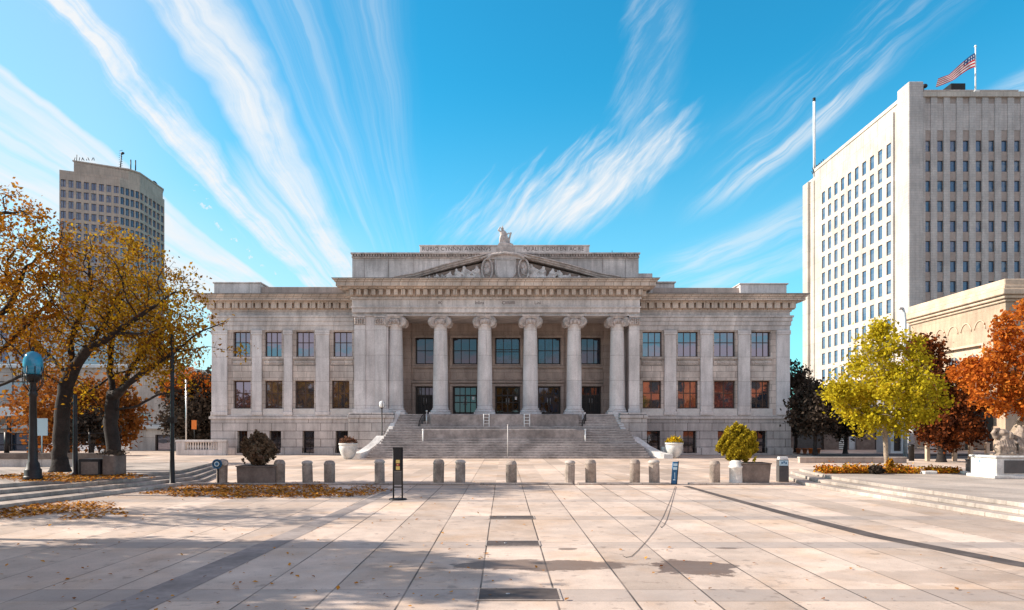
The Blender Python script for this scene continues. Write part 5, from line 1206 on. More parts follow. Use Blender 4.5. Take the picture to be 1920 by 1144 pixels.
# brown chamfered tower
M['towerbrown'] = stone('brown_precast', (0.56,0.43,0.36), 1.5, 2.2, 0.03, 0.8, 0.05, 0.15)
tw = thing('office_tower','brown office tower with chamfered corner far behind the autumn trees','tower',(-90,155,0))
P4_ = [(-96.2,150.0),(-85.7,154.7),(-83.2,158.4),(-83.2,169.9)]; HT = 57.8
back = [(-100,200),(-112,200),(-97,150)]
allp = P4_+back
nwin = 0; extra = MB()
for fi in range(3):
    a, b_ = Vector(P4_[fi]), Vector(P4_[fi+1]); L_ = (b_-a).length; d = (b_-a)/L_; nin = Vector((-d.y,d.x))
    mp = lambda u,v,w,a=a,d=d,nin=nin: (a.x+d.x*u+nin.x*w, a.y+d.y*u+nin.y*w, v)
    nc = (8,4,6)[fi]; sp_ = L_/nc; ww = sp_*0.66 if fi == 0 else sp_*0.74; hs_ = []
    for r_ in range(16):
        zt = HT-2.0-r_*2.28
        for c in range(nc): hs_.append((sp_*(c+0.5)-ww/2, sp_*(c+0.5)+ww/2, zt-1.6, zt))
    m = MB(); facade(m,0,L_,0,HT,hs_,0.35,mp); m.build('wall', M['towerbrown'], tw)
    for k,(ua,ub,va,vb) in enumerate(hs_):
        if k >= nc*(7 if fi == 0 else (4 if fi == 1 else 4)):
            extra.add([mp(ua,va,0.3),mp(ub,va,0.3),mp(ub,vb,0.3),mp(ua,vb,0.3)],[(0,1,2,3)]); continue
        g = MB(); g.add([mp(ua,va,0.30),mp(ub,va,0.30),mp(ub,vb,0.30),mp(ua,vb,0.30)],[(0,1,2,3)]); um=(ua+ub)/2
        g.add([mp(um-.05,va,0.25),mp(um+.05,va,0.25),mp(um+.05,vb,0.25),mp(um-.05,vb,0.25)],[(0,1,2,3)],1); g.build('window', [M['glassblue'],M['bronze']], tw)
o = extra.build('lower_windows', M['glassblue'], tw); o['kind'] = 'stuff'
m = MB(); m.prism([(p[0],p[1]) for p in [(-95.8,150.8),(-85.9,155.3),(-83.7,158.8),(-83.7,169.8),(-98.5,199),(-111.5,199)]],0,HT-0.01); m.build('core', M['towerbrown'], tw)
m = MB(); m.prism([(-94.0,151.5),(-84.8,156.6),(-83.4,158.9),(-83.4,169.5),(-94,188)],HT+0.001,HT+2.3); m.prism([(-94.2,151.3),(-84.6,156.4),(-83.25,158.7),(-83.25,169.7),(-94.2,188.2)],HT+2.301,HT+2.6); m.build('penthouse', M['towerbrown'], tw)
m = MB()
Dm = 152.0; m.tube([(X(207,Dm),Dm+4,HT+2.6),(X(209,Dm),Dm+4,Z(276,Dm))],0.12,5); m.ball((X(211,Dm),Dm+4,Z(274,Dm)),(0.45,0.2,0.3))
for k in range(8): m.tube([(X(206,Dm)-0.25,Dm+4,HT+2.9+k*0.5),(X(208,Dm)+0.35,Dm+4,HT+3.1+k*0.5)],0.05,4)
m.build('antenna', M['black'], tw)
for px,py in ((243,298),(252,299)):
    m = MB(); m.tube([(X(px,157),157.5,HT+2.6),(X(px,157),157.5,Z(py,157))],0.14,6); m.build('roof_post', M['iron'], tw)
m = MB(); Dm=167.0; m.tube([(X(295,Dm),Dm,HT+0.1),(X(293,Dm),Dm,Z(352,Dm))],0.13,6); m.ball((X(290.5,Dm),Dm,Z(345,Dm)),(0.95,0.4,0.5),10,7,Matrix.Rotation(R(52),3,'Y')); m.build('dish', M['black'], tw)
rg = np.random.default_rng(9)
m = MB()
for k in range(9):
    u = -94.0+k*0.55; m.tube([(u,151.6,HT+2.59),(u+rg.uniform(-.3,.3),151.6,HT+2.6+rg.uniform(0.3,1.5 if k < 2 else 0.7))],0.08,4)
m.build('roof_pipe', M['iron'], tw)

# ---------------------------------------------------------------- white tower at the right
M['towerwhite'] = stone('white_limestone_tower', (0.55,0.495,0.445), 2.15, 2.7, 0.03, 0.70, 0.04, 0.14, bump=0.1)
M['towerpier'] = stone('white_brick_pier', (0.52,0.485,0.475), 0.9, 0.32, 0.02, 0.78, 0.05, 0.15, bump=0.1)
M['spandrelbrown'] = mat('tan_spandrel', (0.40,0.33,0.295), 0.8, nscale=0.8, namt=0.15)
wt = thing('white_tower','tall white office tower with grid of windows, sunlit on its left side','tower',(60,100,0))
X0, YN, YF, ZT = 52.6, 90.0, 121.5, 45.3
mpL = lambda u,v,w: (X0+w, u, v)                                     # left face: u runs away from the camera
cols = [94.8,96.95,99.1,101.25,103.4,105.55,107.7,109.85,112.0,114.15]
rows = [39.9-2.66*k for k in range(13)]
hs_ = [(c-0.55,c+0.55,r_-0.95,r_+0.95) for c in cols for r_ in rows if r_ > 9.5] 
base_h = [(93.6,116.0,1.0,9.0)]
m = MB(); facade(m,YN+2.2,YF-4.2,0,ZT,hs_+base_h,0.45,mpL); m.build('wall', M['towerwhite'], wt)
m = MB()
fcols = [X(px,YN) for px in (1738,1762,1786,1810,1834,1858,1882,1906)]+[X(1906,YN)+1.66*k for k in range(1,7)]
frows = [Z(274+37.65*k,YN) for k in range(15)]
fh = [(c-0.42,c+0.42,r_-0.72,r_+0.72) for c in fcols for r_ in frows]
XE = fcols[-1]+1.6
mpF = lambda u,v,w: (u, YN+w, v)
facade(m,X0+1.6,XE,0,ZT-0.4,fh,0.4,mpF); m.build('wall', M['spandrelbrown'], wt)
m = MB(); m.box(X0+0.46,XE,YN+0.41,YF,0,ZT-0.41); m.build('core', M['towerwhite'], wt)
pm = MB()
edges = [X0+1.6]+[(fcols[i]+fcols[i+1])/2 for i in range(len(fcols)-1)]+[XE]
for i,e in enumerate(edges):
    wd_ = 0.40; a = max(e-wd_,X0+1.6) ; b_ = min(e+wd_,XE)
    q = MB(); q.box(a,b_,YN-0.18,YN-0.001,0,ZT-0.42); q.build('pier', M['towerpier'], wt)
for i,c in enumerate(fcols):
    q = MB(); q.box(c-0.42,c+0.42,YN-0.06,YN-0.002,frows[0]+2.0,ZT-1.2); q.build('top_panel', M['towerpier'], wt)
m = MB(); m.box(X0-0.35,X0+1.6,YN-0.5,YN+2.2,0,ZT+1.5); m.build('corner_pier', M['towerpier'], wt, bevel=0.15, seg=3)
m = MB(); m.box(X0+0.1,X0+0.5,YN+2.2,YN+3.8,0,ZT-1.4); m.box(X0-0.25,X0+0.1,YN+3.3,YN+3.8,0,ZT-0.8); m.build('corner_recess', M['towerpier'], wt)
m = MB(); m.box(X0-0.30,X0+3.0,YF-2.0,YF,0,ZT-0.9); m.box(X0-0.22,X0+3.0,YF-4.2,YF-2.9,0,ZT-1.4); m.box(X0+0.25,X0+3,YF-2.9,YF-2.0,0,ZT-1.6); m.build('corner_pier', M['towerwhite'], wt, bevel=0.1)
m = MB(); m.box(X0-0.12,X0+0.5,YN+2.21,YF-4.21,ZT+0.001,ZT+0.5); m.box(X0+1.61,XE+0.1,YN-0.35,YN+0.5,ZT-0.4,ZT+0.25); m.build('coping', M['towerwhite'], wt)
m = MB(); m.box(X0-0.10,X0-0.001,YN+2.21,YF-4.21,9.0,9.5)
for k in range(12): yv = 93.7+k*1.95; m.box(X0-0.03,X0-0.002,yv,yv+0.07,41.6,ZT-0.002)
m.build('belt_course', M['limeplain'], wt)
m = MB(); m.box(X0+0.44,X0+0.455,93.6,116.0,1.0,9.0); m.build('shopfront', M['glassd'], wt)
cand = [('f',h) for h in fh if h[0] < X(1925,YN) and h[2] > 15] + [('l',h) for h in hs_]
cnt = 0; rest = MB()
for kind,(ua,ub,va,vb) in cand:
    mp = mpF if kind == 'f' else mpL; dep = 0.16 if kind == 'f' else 0.13
    big_ = kind == 'f' or ua < 96.6
    g = MB() if big_ and cnt < 100 else rest
    g.add([mp(ua,va,dep),mp(ub,va,dep),mp(ub,vb,dep),mp(ua,vb,dep)],[(0,1,2,3)])
    fw = 0.06; 
    for (p0,p1,q0,q1) in ((ua,ua+fw,va,vb),(ub-fw,ub,va,vb),(ua,ub,va,va+fw),(ua,ub,vb-fw,vb)):
        g.add([mp(p0,q0,dep-0.05),mp(p1,q0,dep-0.05),mp(p1,q1,dep-0.05),mp(p0,q1,dep-0.05)],[(0,1,2,3)],1)
    if g is not rest: g.build('window', [M['glassblue'],M['bronze']], wt); cnt += 1
for h in fh:
    if not (h[0] < X(1925,YN) and h[2] > 15): rest.add([mpF(h[0],h[2],0.32),mpF(h[1],h[2],0.32),mpF(h[1],h[3],0.32),mpF(h[0],h[3],0.32)],[(0,1,2,3)])
o = rest.build('side_windows', [M['glassblue'],M['bronze']], wt); o['kind'] = 'stuff'
D = 93.0; m = MB(); m.box(X(1727,D),X(1908,D),D,D+12,ZT-0.4,Z(171,D)); m.box(X(1726,D),X(1909,D),D-0.1,D+12.1,Z(171,D)+0.001,Z(169,D)); m.build('penthouse', M['towerpier'], wt)
m = MB(); m.box(X(1792,D),X(1820,D),D+1,D+4,Z(169,D)+0.002,Z(149,D)); m.build('roof_unit', M['black'], wt, bevel=0.05)
m = MB(); m.tube([(X(1731,91),91,ZT+0.2),(X(1732,91),91,Z(165,91))],0.07,6); m.ball((X(1734,91),91,Z(161.5,91)),(0.35,0.3,0.28)); m.build('roof_lamp', M['iron'], wt)
Dm = 119.0; m = MB(); m.tube([(X(1527,Dm),Dm,ZT-1.5),(X(1526.5,Dm),Dm,Z(190,Dm))],0.22,8); mast = m.build('mast', M['white'], wt)
m = MB(); m.tube([(X(1526.5,Dm),Dm,Z(190,Dm)),(X(1526.5,Dm),Dm,Z(184,Dm))],0.26,8); m.build('tip', M['black'], mast)
m = MB()
for k in range(14): u = 114.0+k*0.35; m.tube([(X0+0.2,u,ZT+0.1),(X0+0.1,u+0.2,ZT+0.6+0.5*abs(math.sin(k*1.7)))],0.07,4)
m.build('roof_pipe', M['iron'], wt)
# flag
fp = thing('flagpole','striped red and white flag flying from a pole on the white tower','flag',(X(1829,91.5),91.5,ZT+0.26)); Df = 91.5
m = MB(); m.tube([(X(1829,Df),Df,ZT+0.26),(X(1829,Df),Df,Z(88,Df))],[0.11,0.07],8); m.ball((X(1829,Df),Df,Z(87,Df)),0.16); m.box(X(1829,Df)-0.35,X(1829,Df)+0.35,Df-0.35,Df+0.35,ZT+0.255,ZT+1.1); m.build('pole', M['white'], fp)
def flag():
    nu, nv = 40, 9; me = bpy.data.meshes.new('flag_cloth'); L_ = parent_loc(fp); V = []; Fc = []; mi = []
    A, B_ = (1828,99), (1828,126); c_, d_ = (1757,149), (1758,161)
    for i in range(nu+1):
        s = i/nu
        for j in range(nv+1):
            t = j/nv
            pt = (A[0]+(c_[0]-A[0])*s, A[1]+(c_[1]-A[1])*s+4.5*math.sin(s*math.pi)*1.0-3*math.sin(s*6.28)); pb = (B_[0]+(d_[0]-B_[0])*s, B_[1]+(d_[1]-B_[1])*s+3.0*math.sin(s*math.pi)-3*math.sin(s*6.28))
            px, py = pt[0]+(pb[0]-pt[0])*t, pt[1]+(pb[1]-pt[1])*t; yy = Df-0.5*math.sin(s*9+t*1.3)*min(1,s*3)
            V.append((X(px,Df)-L_.x, yy-L_.y, Z(py,Df)-L_.z))
    for i in range(nu):
        for j in range(nv):
            a = i*(nv+1)+j; Fc.append((a,a+nv+1,a+nv+2,a+1))
            st_ = 0 if j % 2 == 0 else 1
            if i < nu*0.30 and j < 4: st_ = 1 if (i % 3 == 1 and j % 2) else 2
            mi.append(st_)
    me.from_pydata(V,[],Fc); 
    for q in ('flagred','flagwhite','flagblue'): me.materials.append(M[q])
    me.polygons.foreach_set('material_index', mi); me.polygons.foreach_set('use_smooth',[True]*len(Fc)); me.update()
    o = bpy.data.objects.new('cloth', me); C.objects.link(o); o.parent = fp
M['flagred'] = mat('flag_red',(0.55,0.06,0.06),0.8); M['flagwhite'] = mat('flag_white',(0.85,0.82,0.78),0.8); M['flagblue'] = mat('flag_blue',(0.05,0.09,0.20),0.8)
for q_,c_ in (('flagred',(0.68,0.02,0.03)),('flagwhite',(0.85,0.82,0.78)),('flagblue',(0.07,0.12,0.26))):
    nt = M[q_].node_tree; tb = nt.nodes.new('ShaderNodeBsdfTranslucent'); tb.inputs[0].default_value = (*c_,1); mx = nt.nodes.new('ShaderNodeMixShader'); mx.inputs[0].default_value = 0.5
    nt.links.new(nt.nodes['Principled BSDF'].outputs[0], mx.inputs[1]); nt.links.new(tb.outputs[0], mx.inputs[2]); nt.links.new(mx.outputs[0], nt.nodes['Material Output'].inputs[0])
flag()
# ---------------------------------------------------------------- beige building, right
M['beige'] = stone('tan_stucco_blocks', (0.50,0.375,0.275), 3.2, 1.4, 0.012, 0.8, 0.04, 0.2, bump=0.12)
M['beigelight'] = mat('tan_trim', (0.60,0.46,0.34), 0.85, nscale=0.8, namt=0.2)
bg_ = thing('beige_building','tan stucco building with arched windows and coved cornice at the right edge','building',(50,66,0))
XB, YB0, YB1, ZB = 43.4, 60.0, 74.0, 14.6
mpB = lambda u,v,w: (XB+w,u,v)
pyz = lambda px,py: (43.4*F/(px-VX), Z(py,43.4*F/(px-VX)))           # photo pixel on the side wall -> (y, z)
(ya,za) = pyz(1833,614); (yb3,zb3) = pyz(1764,650)
tall = (60.9,61.5,7.2,pyz(1857,598)[1]); panel = (62.9,69.2,6.6,9.6)
m = MB(); facade(m,YB0,YB1,0,ZB-1.6,[tall,panel],0.35,mpB); m.box(XB+0.36,XB+30,YB0+0.001,YB1,0,ZB-1.6); m.add([(XB,YB0,0),(XB+30,YB0,0),(XB+30,YB0,ZB-1.6),(XB,YB0,ZB-1.6)],[(0,1,2,3)]); m.add([(XB,YB1,0),(XB+0.4,YB1,0),(XB+0.4,YB1,ZB-1.6),(XB,YB1,ZB-1.6)],[(0,1,2,3)]); m.build('wall', M['beige'], bg_)
m = MB()
for o_,z0,z1 in ((0.18,-1.6,-1.35),(0.40,-1.35,-1.05),(0.62,-1.05,-0.55),(0.45,-0.55,-0.2),(0.25,-0.2,0.35)): m.box(XB-o_,XB+30,YB0-o_,YB1+o_*0.6,ZB+z0+0.001,ZB+z1)
m.build('cornice', M['beigelight'], bg_, bevel=0.06)
m = MB(); m.box(XB+0.30,XB+0.34,panel[0],panel[1],panel[2],panel[3]); m.build('panel', M['beigelight'], bg_)
m = MB()
for a,b_,c,d in ((panel[0]-.2,panel[0],panel[2]-.2,panel[3]+.2),(panel[1],panel[1]+.2,panel[2]-.2,panel[3]+.2),(panel[0],panel[1],panel[3],panel[3]+.2),(panel[0],panel[1],panel[2]-.2,panel[2])): m.box(XB-0.08,XB-0.001,a,b_,c,d)
for k in range(4):                                                   # relief arches in the frieze
    cy = 63.2+k*1.9; m.tube([(XB-0.03,cy+0.75*math.cos(t),10.9+0.95*math.sin(t)) for t in np.linspace(0.2,math.pi*0.95,14)],0.06,5)
m.build('trim', M['beigelight'], bg_)
for cy in (64.6,67.2):
    rr = 0.95; g = MB(); o_ = [(cy+rr*math.cos(t),8.0+rr*math.sin(t)) for t in np.linspace(0,math.pi,17)]; poly = [(cy-rr,6.62),(cy+rr,6.62)]+o_
    n = len(poly); g.add([(XB+0.27,u,v) for u,v in poly],[tuple(range(n))]); 
    f = MB(); f.tube([(XB+0.26,u,v) for u,v in [(cy-rr,6.64)]+o_[::-1]+[(cy+rr,6.64)]],0.10,5); f.tube([(XB+0.25,cy,6.64),(XB+0.25,cy,8.9)],0.05,5); f.tube([(XB+0.25,cy-rr,7.9),(XB+0.25,cy+rr,7.9)],0.05,5)
    fo = f.build('arched_window', M['beigelight'], bg_); g.build('pane', M['glass'], fo)
g = MB(); g.add([mpB(tall[0],tall[2],0.3),mpB(tall[1],tall[2],0.3),mpB(tall[1],tall[3],0.3),mpB(tall[0],tall[3],0.3)],[(0,1,2,3)]); g.build('narrow_window', M['bronze'], bg_)
# ground floor porch with pale columns; near-black wall sheet stands in for shade
m = MB(); m.box(XB-3.6,XB-0.001,61.5,75.0,4.4,5.0); m.build('porch_roof', M['roof'], bg_, bevel=0.03)
for k in range(5):
    m = MB(); m.lathe([(0.42,0),(0.42,0.2),(0.32,0.25),(0.28,4.1),(0.40,4.25),(0.40,4.399)],(XB-3.2,62.3+k*3.0,0),14); m.build('porch_column', M['limepale'], bg_)
m = MB(); m.box(XB-0.05,XB-0.002,61.5,74.0,0,4.39); m.build('porch_shade_sheet', M['darkframe'], bg_)
# ---------------------------------------------------------------- low things at the back right
gr = thing('low_garage','low dark garage building with shutters right of the library','building',(X(1560,66),66,0)); D=66.0; xg=lambda px:X(px,D); zg=lambda py:Z(py,D)
hs_=[(xg(1488),xg(1545),0.0,zg(814)),(xg(1573),xg(1590),zg(846),zg(812)),(xg(1592),xg(1606),0.0,zg(812)),(xg(1640),xg(1668),0.0,zg(808))]
m=MB(); facade(m,xg(1482),xg(1700),-0.005,zg(800),hs_,0.5,mpY(D)); m.box(xg(1482),xg(1700),D+0.5,D+8,-0.005,zg(800)); m.add([(xg(1482),D,0),(xg(1482),D+0.5,0),(xg(1482),D+0.5,zg(800)),(xg(1482),D,zg(800))],[(0,1,2,3)]); m.build('wall', M['planter'], gr)
m=MB(); m.box(xg(1480),xg(1702),D-0.4,D+8.2,zg(800)+0.001,zg(796)); m.build('roof', M['roof'], gr, bevel=0.03)
m=MB(); m.box(hs_[0][0],hs_[0][1],D+0.3,D+0.35,0,hs_[0][3]); 
for k in range(12): m.box(hs_[0][0],hs_[0][1],D+0.27,D+0.2995,0.08+k*0.16,0.17+k*0.16)
m.build('roller_door', M['greypanel'], gr)
m=MB(); a,b_,c,d=hs_[1]
for k in range(9): m.box(a,b_,D+0.2,D+0.28,c+(d-c)*k/9,c+(d-c)*(k+0.6)/9)
m.build('louvre', M['steel'], gr)
m=MB(); a,b_,c,d=hs_[2]; m.box(a,b_,D+0.2,D+0.25,0,d); m.build('door', M['fascia'], gr)
m=MB(); a,b_,c,d=hs_[3]; m.box(a,b_,D+0.2,D+0.25,0,d); m.build('door', M['darkframe'], gr)
gh = thing('gatehouse','small pale blue gatehouse with dark grille under the yellow tree','hut',(X(1685,57),57,0)); D=57.0; xg=lambda px:X(px,D); zg=lambda py:Z(py,D)
m=MB(); facade(m,xg(1670),xg(1702),0,zg(795),[(xg(1676),xg(1690),zg(846),zg(805))],0.3,mpY(D)); m.box(xg(1670),xg(1702),D+0.3,D+2.2,0,zg(795)); m.add([(xg(1670),D,0),(xg(1670),D+.3,0),(xg(1670),D+.3,zg(795)),(xg(1670),D,zg(795))],[(0,1,2,3)]); m.build('wall', M['fascia'], gh)
m=MB(); m.vprism([(xg(1667),zg(795)),(xg(1705),zg(795)),(xg(1698),zg(789)),(xg(1686),zg(786)),(xg(1674),zg(789))],D-0.2,D+2.4); m.build('roof', M['fascia'], gh)
m=MB(); a,b_,c,d=xg(1676),xg(1690),zg(846),zg(805); m.box(a,b_,D+0.2,D+0.25,c,d)
for k in range(8): m.box(a,b_,D+0.15,D+0.19,c+(d-c)*k/8,c+(d-c)*k/8+0.06)
m.build('grille', M['darkframe'], gh)
for i,(px,lab) in enumerate(((1497,'leftmost of the four small terracotta pots by the dark garage'),(1509,'second from left of the small terracotta pots by the garage'),(1520,'brightest orange terracotta pot by the dark garage, third from left'),(1534,'rightmost of the four small terracotta pots by the garage'))):
    D=56.8; m=MB(); m.lathe([(0.13,0),(0.20,0.36),(0.22,0.36),(0.22,0.43),(0.18,0.43),(0.17,0.38)],(X(px,D),D,0.0),12); tag(m.build('flower_pot',M['orange'] if i==2 else M['terracotta']),lab,'pot','terracotta pots by the garage')
fe = thing('post_and_rail_fence','low fence of tan stone posts and dark rails before the shaded porch','fence',(X(1800,44),44,0)); D=44.0
for px in (1741,1765,1792,1822,1853,1884,1915): 
    m=MB(); m.box(X(px,D)-0.11,X(px,D)+0.11,D,D+0.22,0,Z(832,D)); m.box(X(px,D)-0.14,X(px,D)+0.14,D-0.03,D+0.25,Z(832,D)+0.001,Z(830,D)); m.build('post',M['beigelight'],fe,bevel=0.015)
m=MB()
for z in (0.35,0.72): m.box(X(1741,D)+0.12,X(1990,D),D+0.09,D+0.13,z,z+0.07)
m.build('rail',M['iron'],fe)
m=MB(); D=44.5; m.lathe([(0.16,0),(0.16,0.9),(0.18,0.92),(0.18,1.0),(0.10,1.08)],(X(1709,D),D,0),14); tag(m.build('post',M['black']),'stout black post left of the post and rail fence','post')
sw = thing('low_wall','low tan retaining wall along the street behind the right flower bed','wall',(X(1660,42),42,0)); D=42.0
m=MB(); m.box(X(1500,D),X(1700,D),D,D+0.3,0,0.28); m.build('wall',M['limedark'],sw); m=MB(); m.box(X(1499,D),X(1701,D),D-0.04,D+0.34,0.281,0.36); m.build('coping',M['kerb'],sw,bevel=0.02)
sl_ = thing('street_lamp','slim pale blue street lamp against the white tower','street lamp',(X(1697,50),50,0)); D=50.0
m=MB(); m.tube([(X(1697,D),D,0),(X(1697,D),D,Z(600,D)),(X(1696,D),D,Z(588,D)),(X(1694,D),D,Z(581,D)),(X(1690,D),D,Z(578,D))],[0.14,0.10,0.09,0.08,0.07],8); m.build('pole',M['fascia'],sl_)
m=MB(); m.ball((X(1690,D),D,Z(578.5,D)),(0.22,0.14,0.09)); m.build('head',M['steel'],sl_)
# ---------------------------------------------------------------- right terrace: bed, pillar, plinth, sculpture
def bed(name,label,pxs,py,D,mat_,n,ls,seed,h):
    rg=np.random.default_rng(seed); a,b_=X(pxs[0],D),X(pxs[1],D); q=np.stack([rg.uniform(a,b_,n),D+rg.uniform(0,1.1,n),TR+0.02+np.abs(rg.normal(size=n))*h*0.45],axis=1)
    q[:,2]+= h*0.35*np.sin(q[:,0]*4.1+seed)*np.sin(q[:,1]*5)*0.5
    q=q[q[:,2]>TR+0.005]; o=leaf_quads(name,q,ls,mat_,None,seed); tag(o,label,'flowers',None,'stuff'); return o
bed('flower_bed','low bed of orange flowers round the foot of the yellow tree',(1548,1733),887,27.2,M['flower'],5200,0.05,81,0.26)
bed('flower_bed','short strip of orange and green flowers between white kerb blocks',(1759,1806),887,27.2,M['flower'],1500,0.05,82,0.20)
for i,(a,b_,lab) in enumerate(((1733,1759,'white kerb block between the two orange flower strips'),(1806,1817,'small white kerb block right of the flower strips'))):
    m=MB(); D=27.0; m.box(X(a,D)+0.02,X(b_,D)-0.02,D,D+0.4,TR+0.001,TR+0.12); tag(m.build('kerb_block',M['concrete'],bevel=0.02),lab,'kerb')
bush('shrub','small dark shrub left of the yellow tree trunk',X(1643,27.1),27.1,TR,0.62,0.36,M['leaf_dark'],900,0.05,83)
bush('shrub','orange leaved climber at the foot of the yellow tree',X(1669,27.6),27.6,TR,0.30,0.62,M['flower'],500,0.05,84)
m=MB(); D=28.6; m.box(X(1822,D),X(1839,D),D,D+0.4,TR+0.001,Z(864,D)); m.box(X(1821,D),X(1840,D),D-0.02,D+0.42,Z(864,D)+0.001,Z(861.5,D)); tag(m.build('stone_pillar',M['planter'],bevel=0.015),'short dark stone pillar just left of the sculpture plinth','pillar')
ps = thing('plinth','long grey plinth with pale sunlit end carrying the sculpture','plinth',(X(1900,24.6),24.6,TR)); D=24.6; xp0=X(1868,D); zt=Z(856,D)
m=MB(); m.box(xp0,xp0+3.4,D,D+1.35,TR+0.001,zt-0.06); m.box(xp0-0.12,xp0+3.5,D-0.08,D+1.43,TR+0.0015,TR+0.12); m.build('block',M['concrete'],ps,bevel=0.02)
m=MB(); m.box(xp0-0.05,xp0+3.45,D-0.05,D+1.40,zt-0.059,zt+0.02); m.build('top_slab',M['concrete'],ps,bevel=0.02)
m=MB(); m.box(xp0-0.02,xp0-0.001,D+0.3,D+1.0,TR+0.2,zt-0.16); m.build('plaque',M['bluepale'],ps)
m=MB(); m.box(xp0+0.28,xp0+3.2,D-0.03,D-0.001,TR+0.2,zt-0.14); m.build('panel',M['greypanel'],ps)
ZS=zt+0.02
def sculpture():
    D=25.2; x0=X(1878,D); m=MB(); B=lambda dx,dz,r,dy=0: m.ball((x0+dx,D+dy,ZS+dz),r,10,8)
    # crouching draped figure with a curled arm raised at the left, and a hooded companion at the right
    B(0.02,0.28,(0.26,0.28,0.30)); B(0.05,0.58,(0.24,0.24,0.26)); B(0.02,0.80,(0.25,0.22,0.16)); B(0.20,0.70,(0.13,0.14,0.17),-0.12)
    m.tube([(x0-0.12,D,ZS+0.74),(x0-0.28,D-0.05,ZS+0.66),(x0-0.36,D-0.06,ZS+0.80),(x0-0.26,D-0.04,ZS+0.93),(x0-0.08,D,ZS+0.96)],[0.09,0.085,0.075,0.065,0.05],8)
    for k in range(7): m.tube([(x0-0.20+0.075*k,D-0.18,ZS+0.62-0.03*abs(k-3)),(x0-0.26+0.09*k,D-0.29,ZS+0.30),(x0-0.24+0.085*k,D-0.27,ZS+0.02)],[0.035,0.05,0.045],6)
    m.tube([(x0-0.2,D-0.1,ZS+0.50),(x0-0.30,D-0.2,ZS+0.42),(x0-0.14,D-0.32,ZS+0.34)],[0.07,0.06,0.05],7)
    B(0.62,0.30,(0.24,0.26,0.30)); B(0.66,0.62,(0.20,0.20,0.28)); B(0.70,0.88,(0.12,0.13,0.15),-0.03)
    m.tube([(x0+0.50,D,ZS+0.40),(x0+0.54,D,ZS+0.80),(x0+0.68,D+0.02,ZS+1.03),(x0+0.84,D,ZS+0.92),(x0+0.88,D,ZS+0.50)],[0.07,0.075,0.08,0.075,0.07],8)
    for k in range(5): m.tube([(x0+0.50+0.08*k,D-0.16,ZS+0.60),(x0+0.46+0.10*k,D-0.27,ZS+0.28),(x0+0.46+0.10*k,D-0.26,ZS+0.02)],[0.035,0.05,0.045],6)
    m.tube([(x0+0.22,D-0.15,ZS+0.58),(x0+0.36,D-0.24,ZS+0.46),(x0+0.52,D-0.15,ZS+0.52)],[0.06,0.055,0.05],7)
    B(0.34,0.12,(0.26,0.24,0.14)); B(0.14,0.08,(0.1,0.1,0.09),-0.3); B(1.0,0.2,(0.2,0.22,0.22))
    m.box(x0-0.34,x0+1.25,D-0.34,D+0.36,ZS+0.0,ZS+0.06)
    tag(m.build('sculpture',M['sculpt'],None,remesh=0.018),'weathered stone group of two huddled draped figures on the plinth','sculpture')
M['sculpt']=mat('sculpture_stone',(0.36,0.28,0.22),0.8,nscale=5,namt=0.5,bump=0.6,bscale=16)
sculpture()
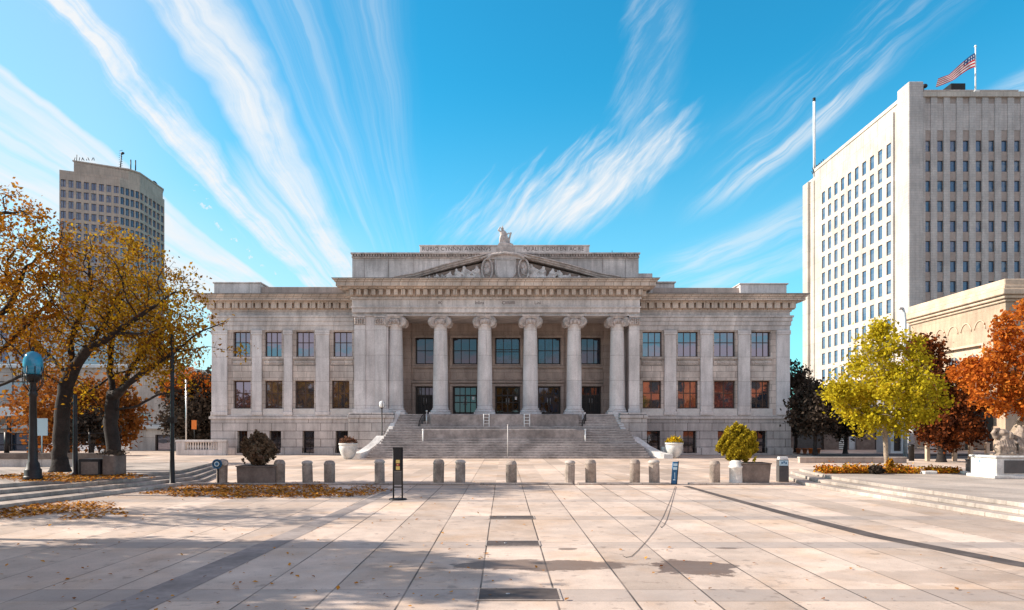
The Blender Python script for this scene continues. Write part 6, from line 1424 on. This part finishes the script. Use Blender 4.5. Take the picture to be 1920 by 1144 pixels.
# ---------------------------------------------------------------- leaf litter
def litter(name,label,polys,n,ls,seed,z=0.0,m='litter'):
    rg=np.random.default_rng(seed); P_=[]
    while len(P_)<n:
        px,py=rg.uniform(polys[0],polys[1]),rg.uniform(polys[2],polys[3])
        cx,cy=(polys[0]+polys[1])/2,(polys[2]+polys[3])/2; e=((px-cx)/(polys[1]-polys[0])*2)**2+((py-cy)/(polys[3]-polys[2])*2)**2
        Dq=GD(py,z); wv=mnoise.noise((X(px,Dq)*0.9+seed,Dq*0.55,seed*1.7))*0.75+mnoise.noise((X(px,Dq)*3.1,Dq*2.1,seed))*0.35
        if e+wv>0.85 or rg.uniform()>1.2-e-wv*0.6: continue
        Dp=GD(py,z); P_.append((X(px,Dp),Dp,z+0.012+rg.uniform(0,0.02)))
    o=leaf_quads(name,np.array(P_),ls,M[m],None,seed,0.7,3.0); return tag(o,label,'fallen leaves',None,'stuff')
litter('fallen_leaves','drift of orange fallen leaves below the left bollards',(250,740,904,936),5200,0.05,91)
litter('fallen_leaves','drift of yellow fallen leaves at the foot of the left steps',(-160,240,936,976),2300,0.05,92)
litter('fallen_leaves','fallen leaves on the left terrace between lamp and trunks',(-40,300,885,905),2200,0.05,93,TL)
litter('fallen_leaves','fallen leaves round the tall plain dark pole',(215,400,882,900),2600,0.05,94,0.0)
rg=np.random.default_rng(95); px=np.concatenate([rg.uniform(-100,1900,130),rg.uniform(0,950,190)]); py=800+100+244*rg.uniform(0.02,1.05,320)**1.3; Dp=F*EYE/(py-VY)
tag(leaf_quads('fallen_leaves',np.stack([(px-VX)/F*Dp,Dp,np.full(320,0.02)],axis=1),0.032,M['litter'],None,95,0.7,3.0),'single fallen leaves scattered over the open paving','fallen leaves',None,'stuff')
# ---------------------------------------------------------------- across the plaza, seen mirrored in the library windows
M['brick']=stone('red_brick',(0.60,0.19,0.08),0.5,0.16,0.012,0.8,0.12,0.2)
bb=thing('brick_building','red brick building across the plaza behind the viewer, mirrored in the library windows','building',(44,-34,0))
a,b_=Vector((16,-52)),Vector((66,-18)); L_=(b_-a).length; d=(b_-a)/L_; nn=Vector((d.y,-d.x)); 
mpK=lambda u,v,w:(a.x+d.x*u+nn.x*w,a.y+d.y*u+nn.y*w,v)
hs_=[(3+5.2*c,5.4+5.2*c,1.2+4.2*r_,3.9+4.2*r_) for c in range(11) for r_ in range(3)]
m=MB(); facade(m,0,L_,0,13.2,hs_,0.35,mpK); p_=[mpK(0,0,0.4),mpK(L_,0,0.4),mpK(L_,0,14),mpK(0,0,14)]; m.prism([(q[0],q[1]) for q in p_][::-1],0,13.1); m.build('wall',M['brick'],bb)
for ua,ub,va,vb in hs_:
    g=MB(); g.add([mpK(ua,va,.3),mpK(ub,va,.3),mpK(ub,vb,.3),mpK(ua,vb,.3)],[(0,1,2,3)]); g.build('window',M['glassd'],bb)
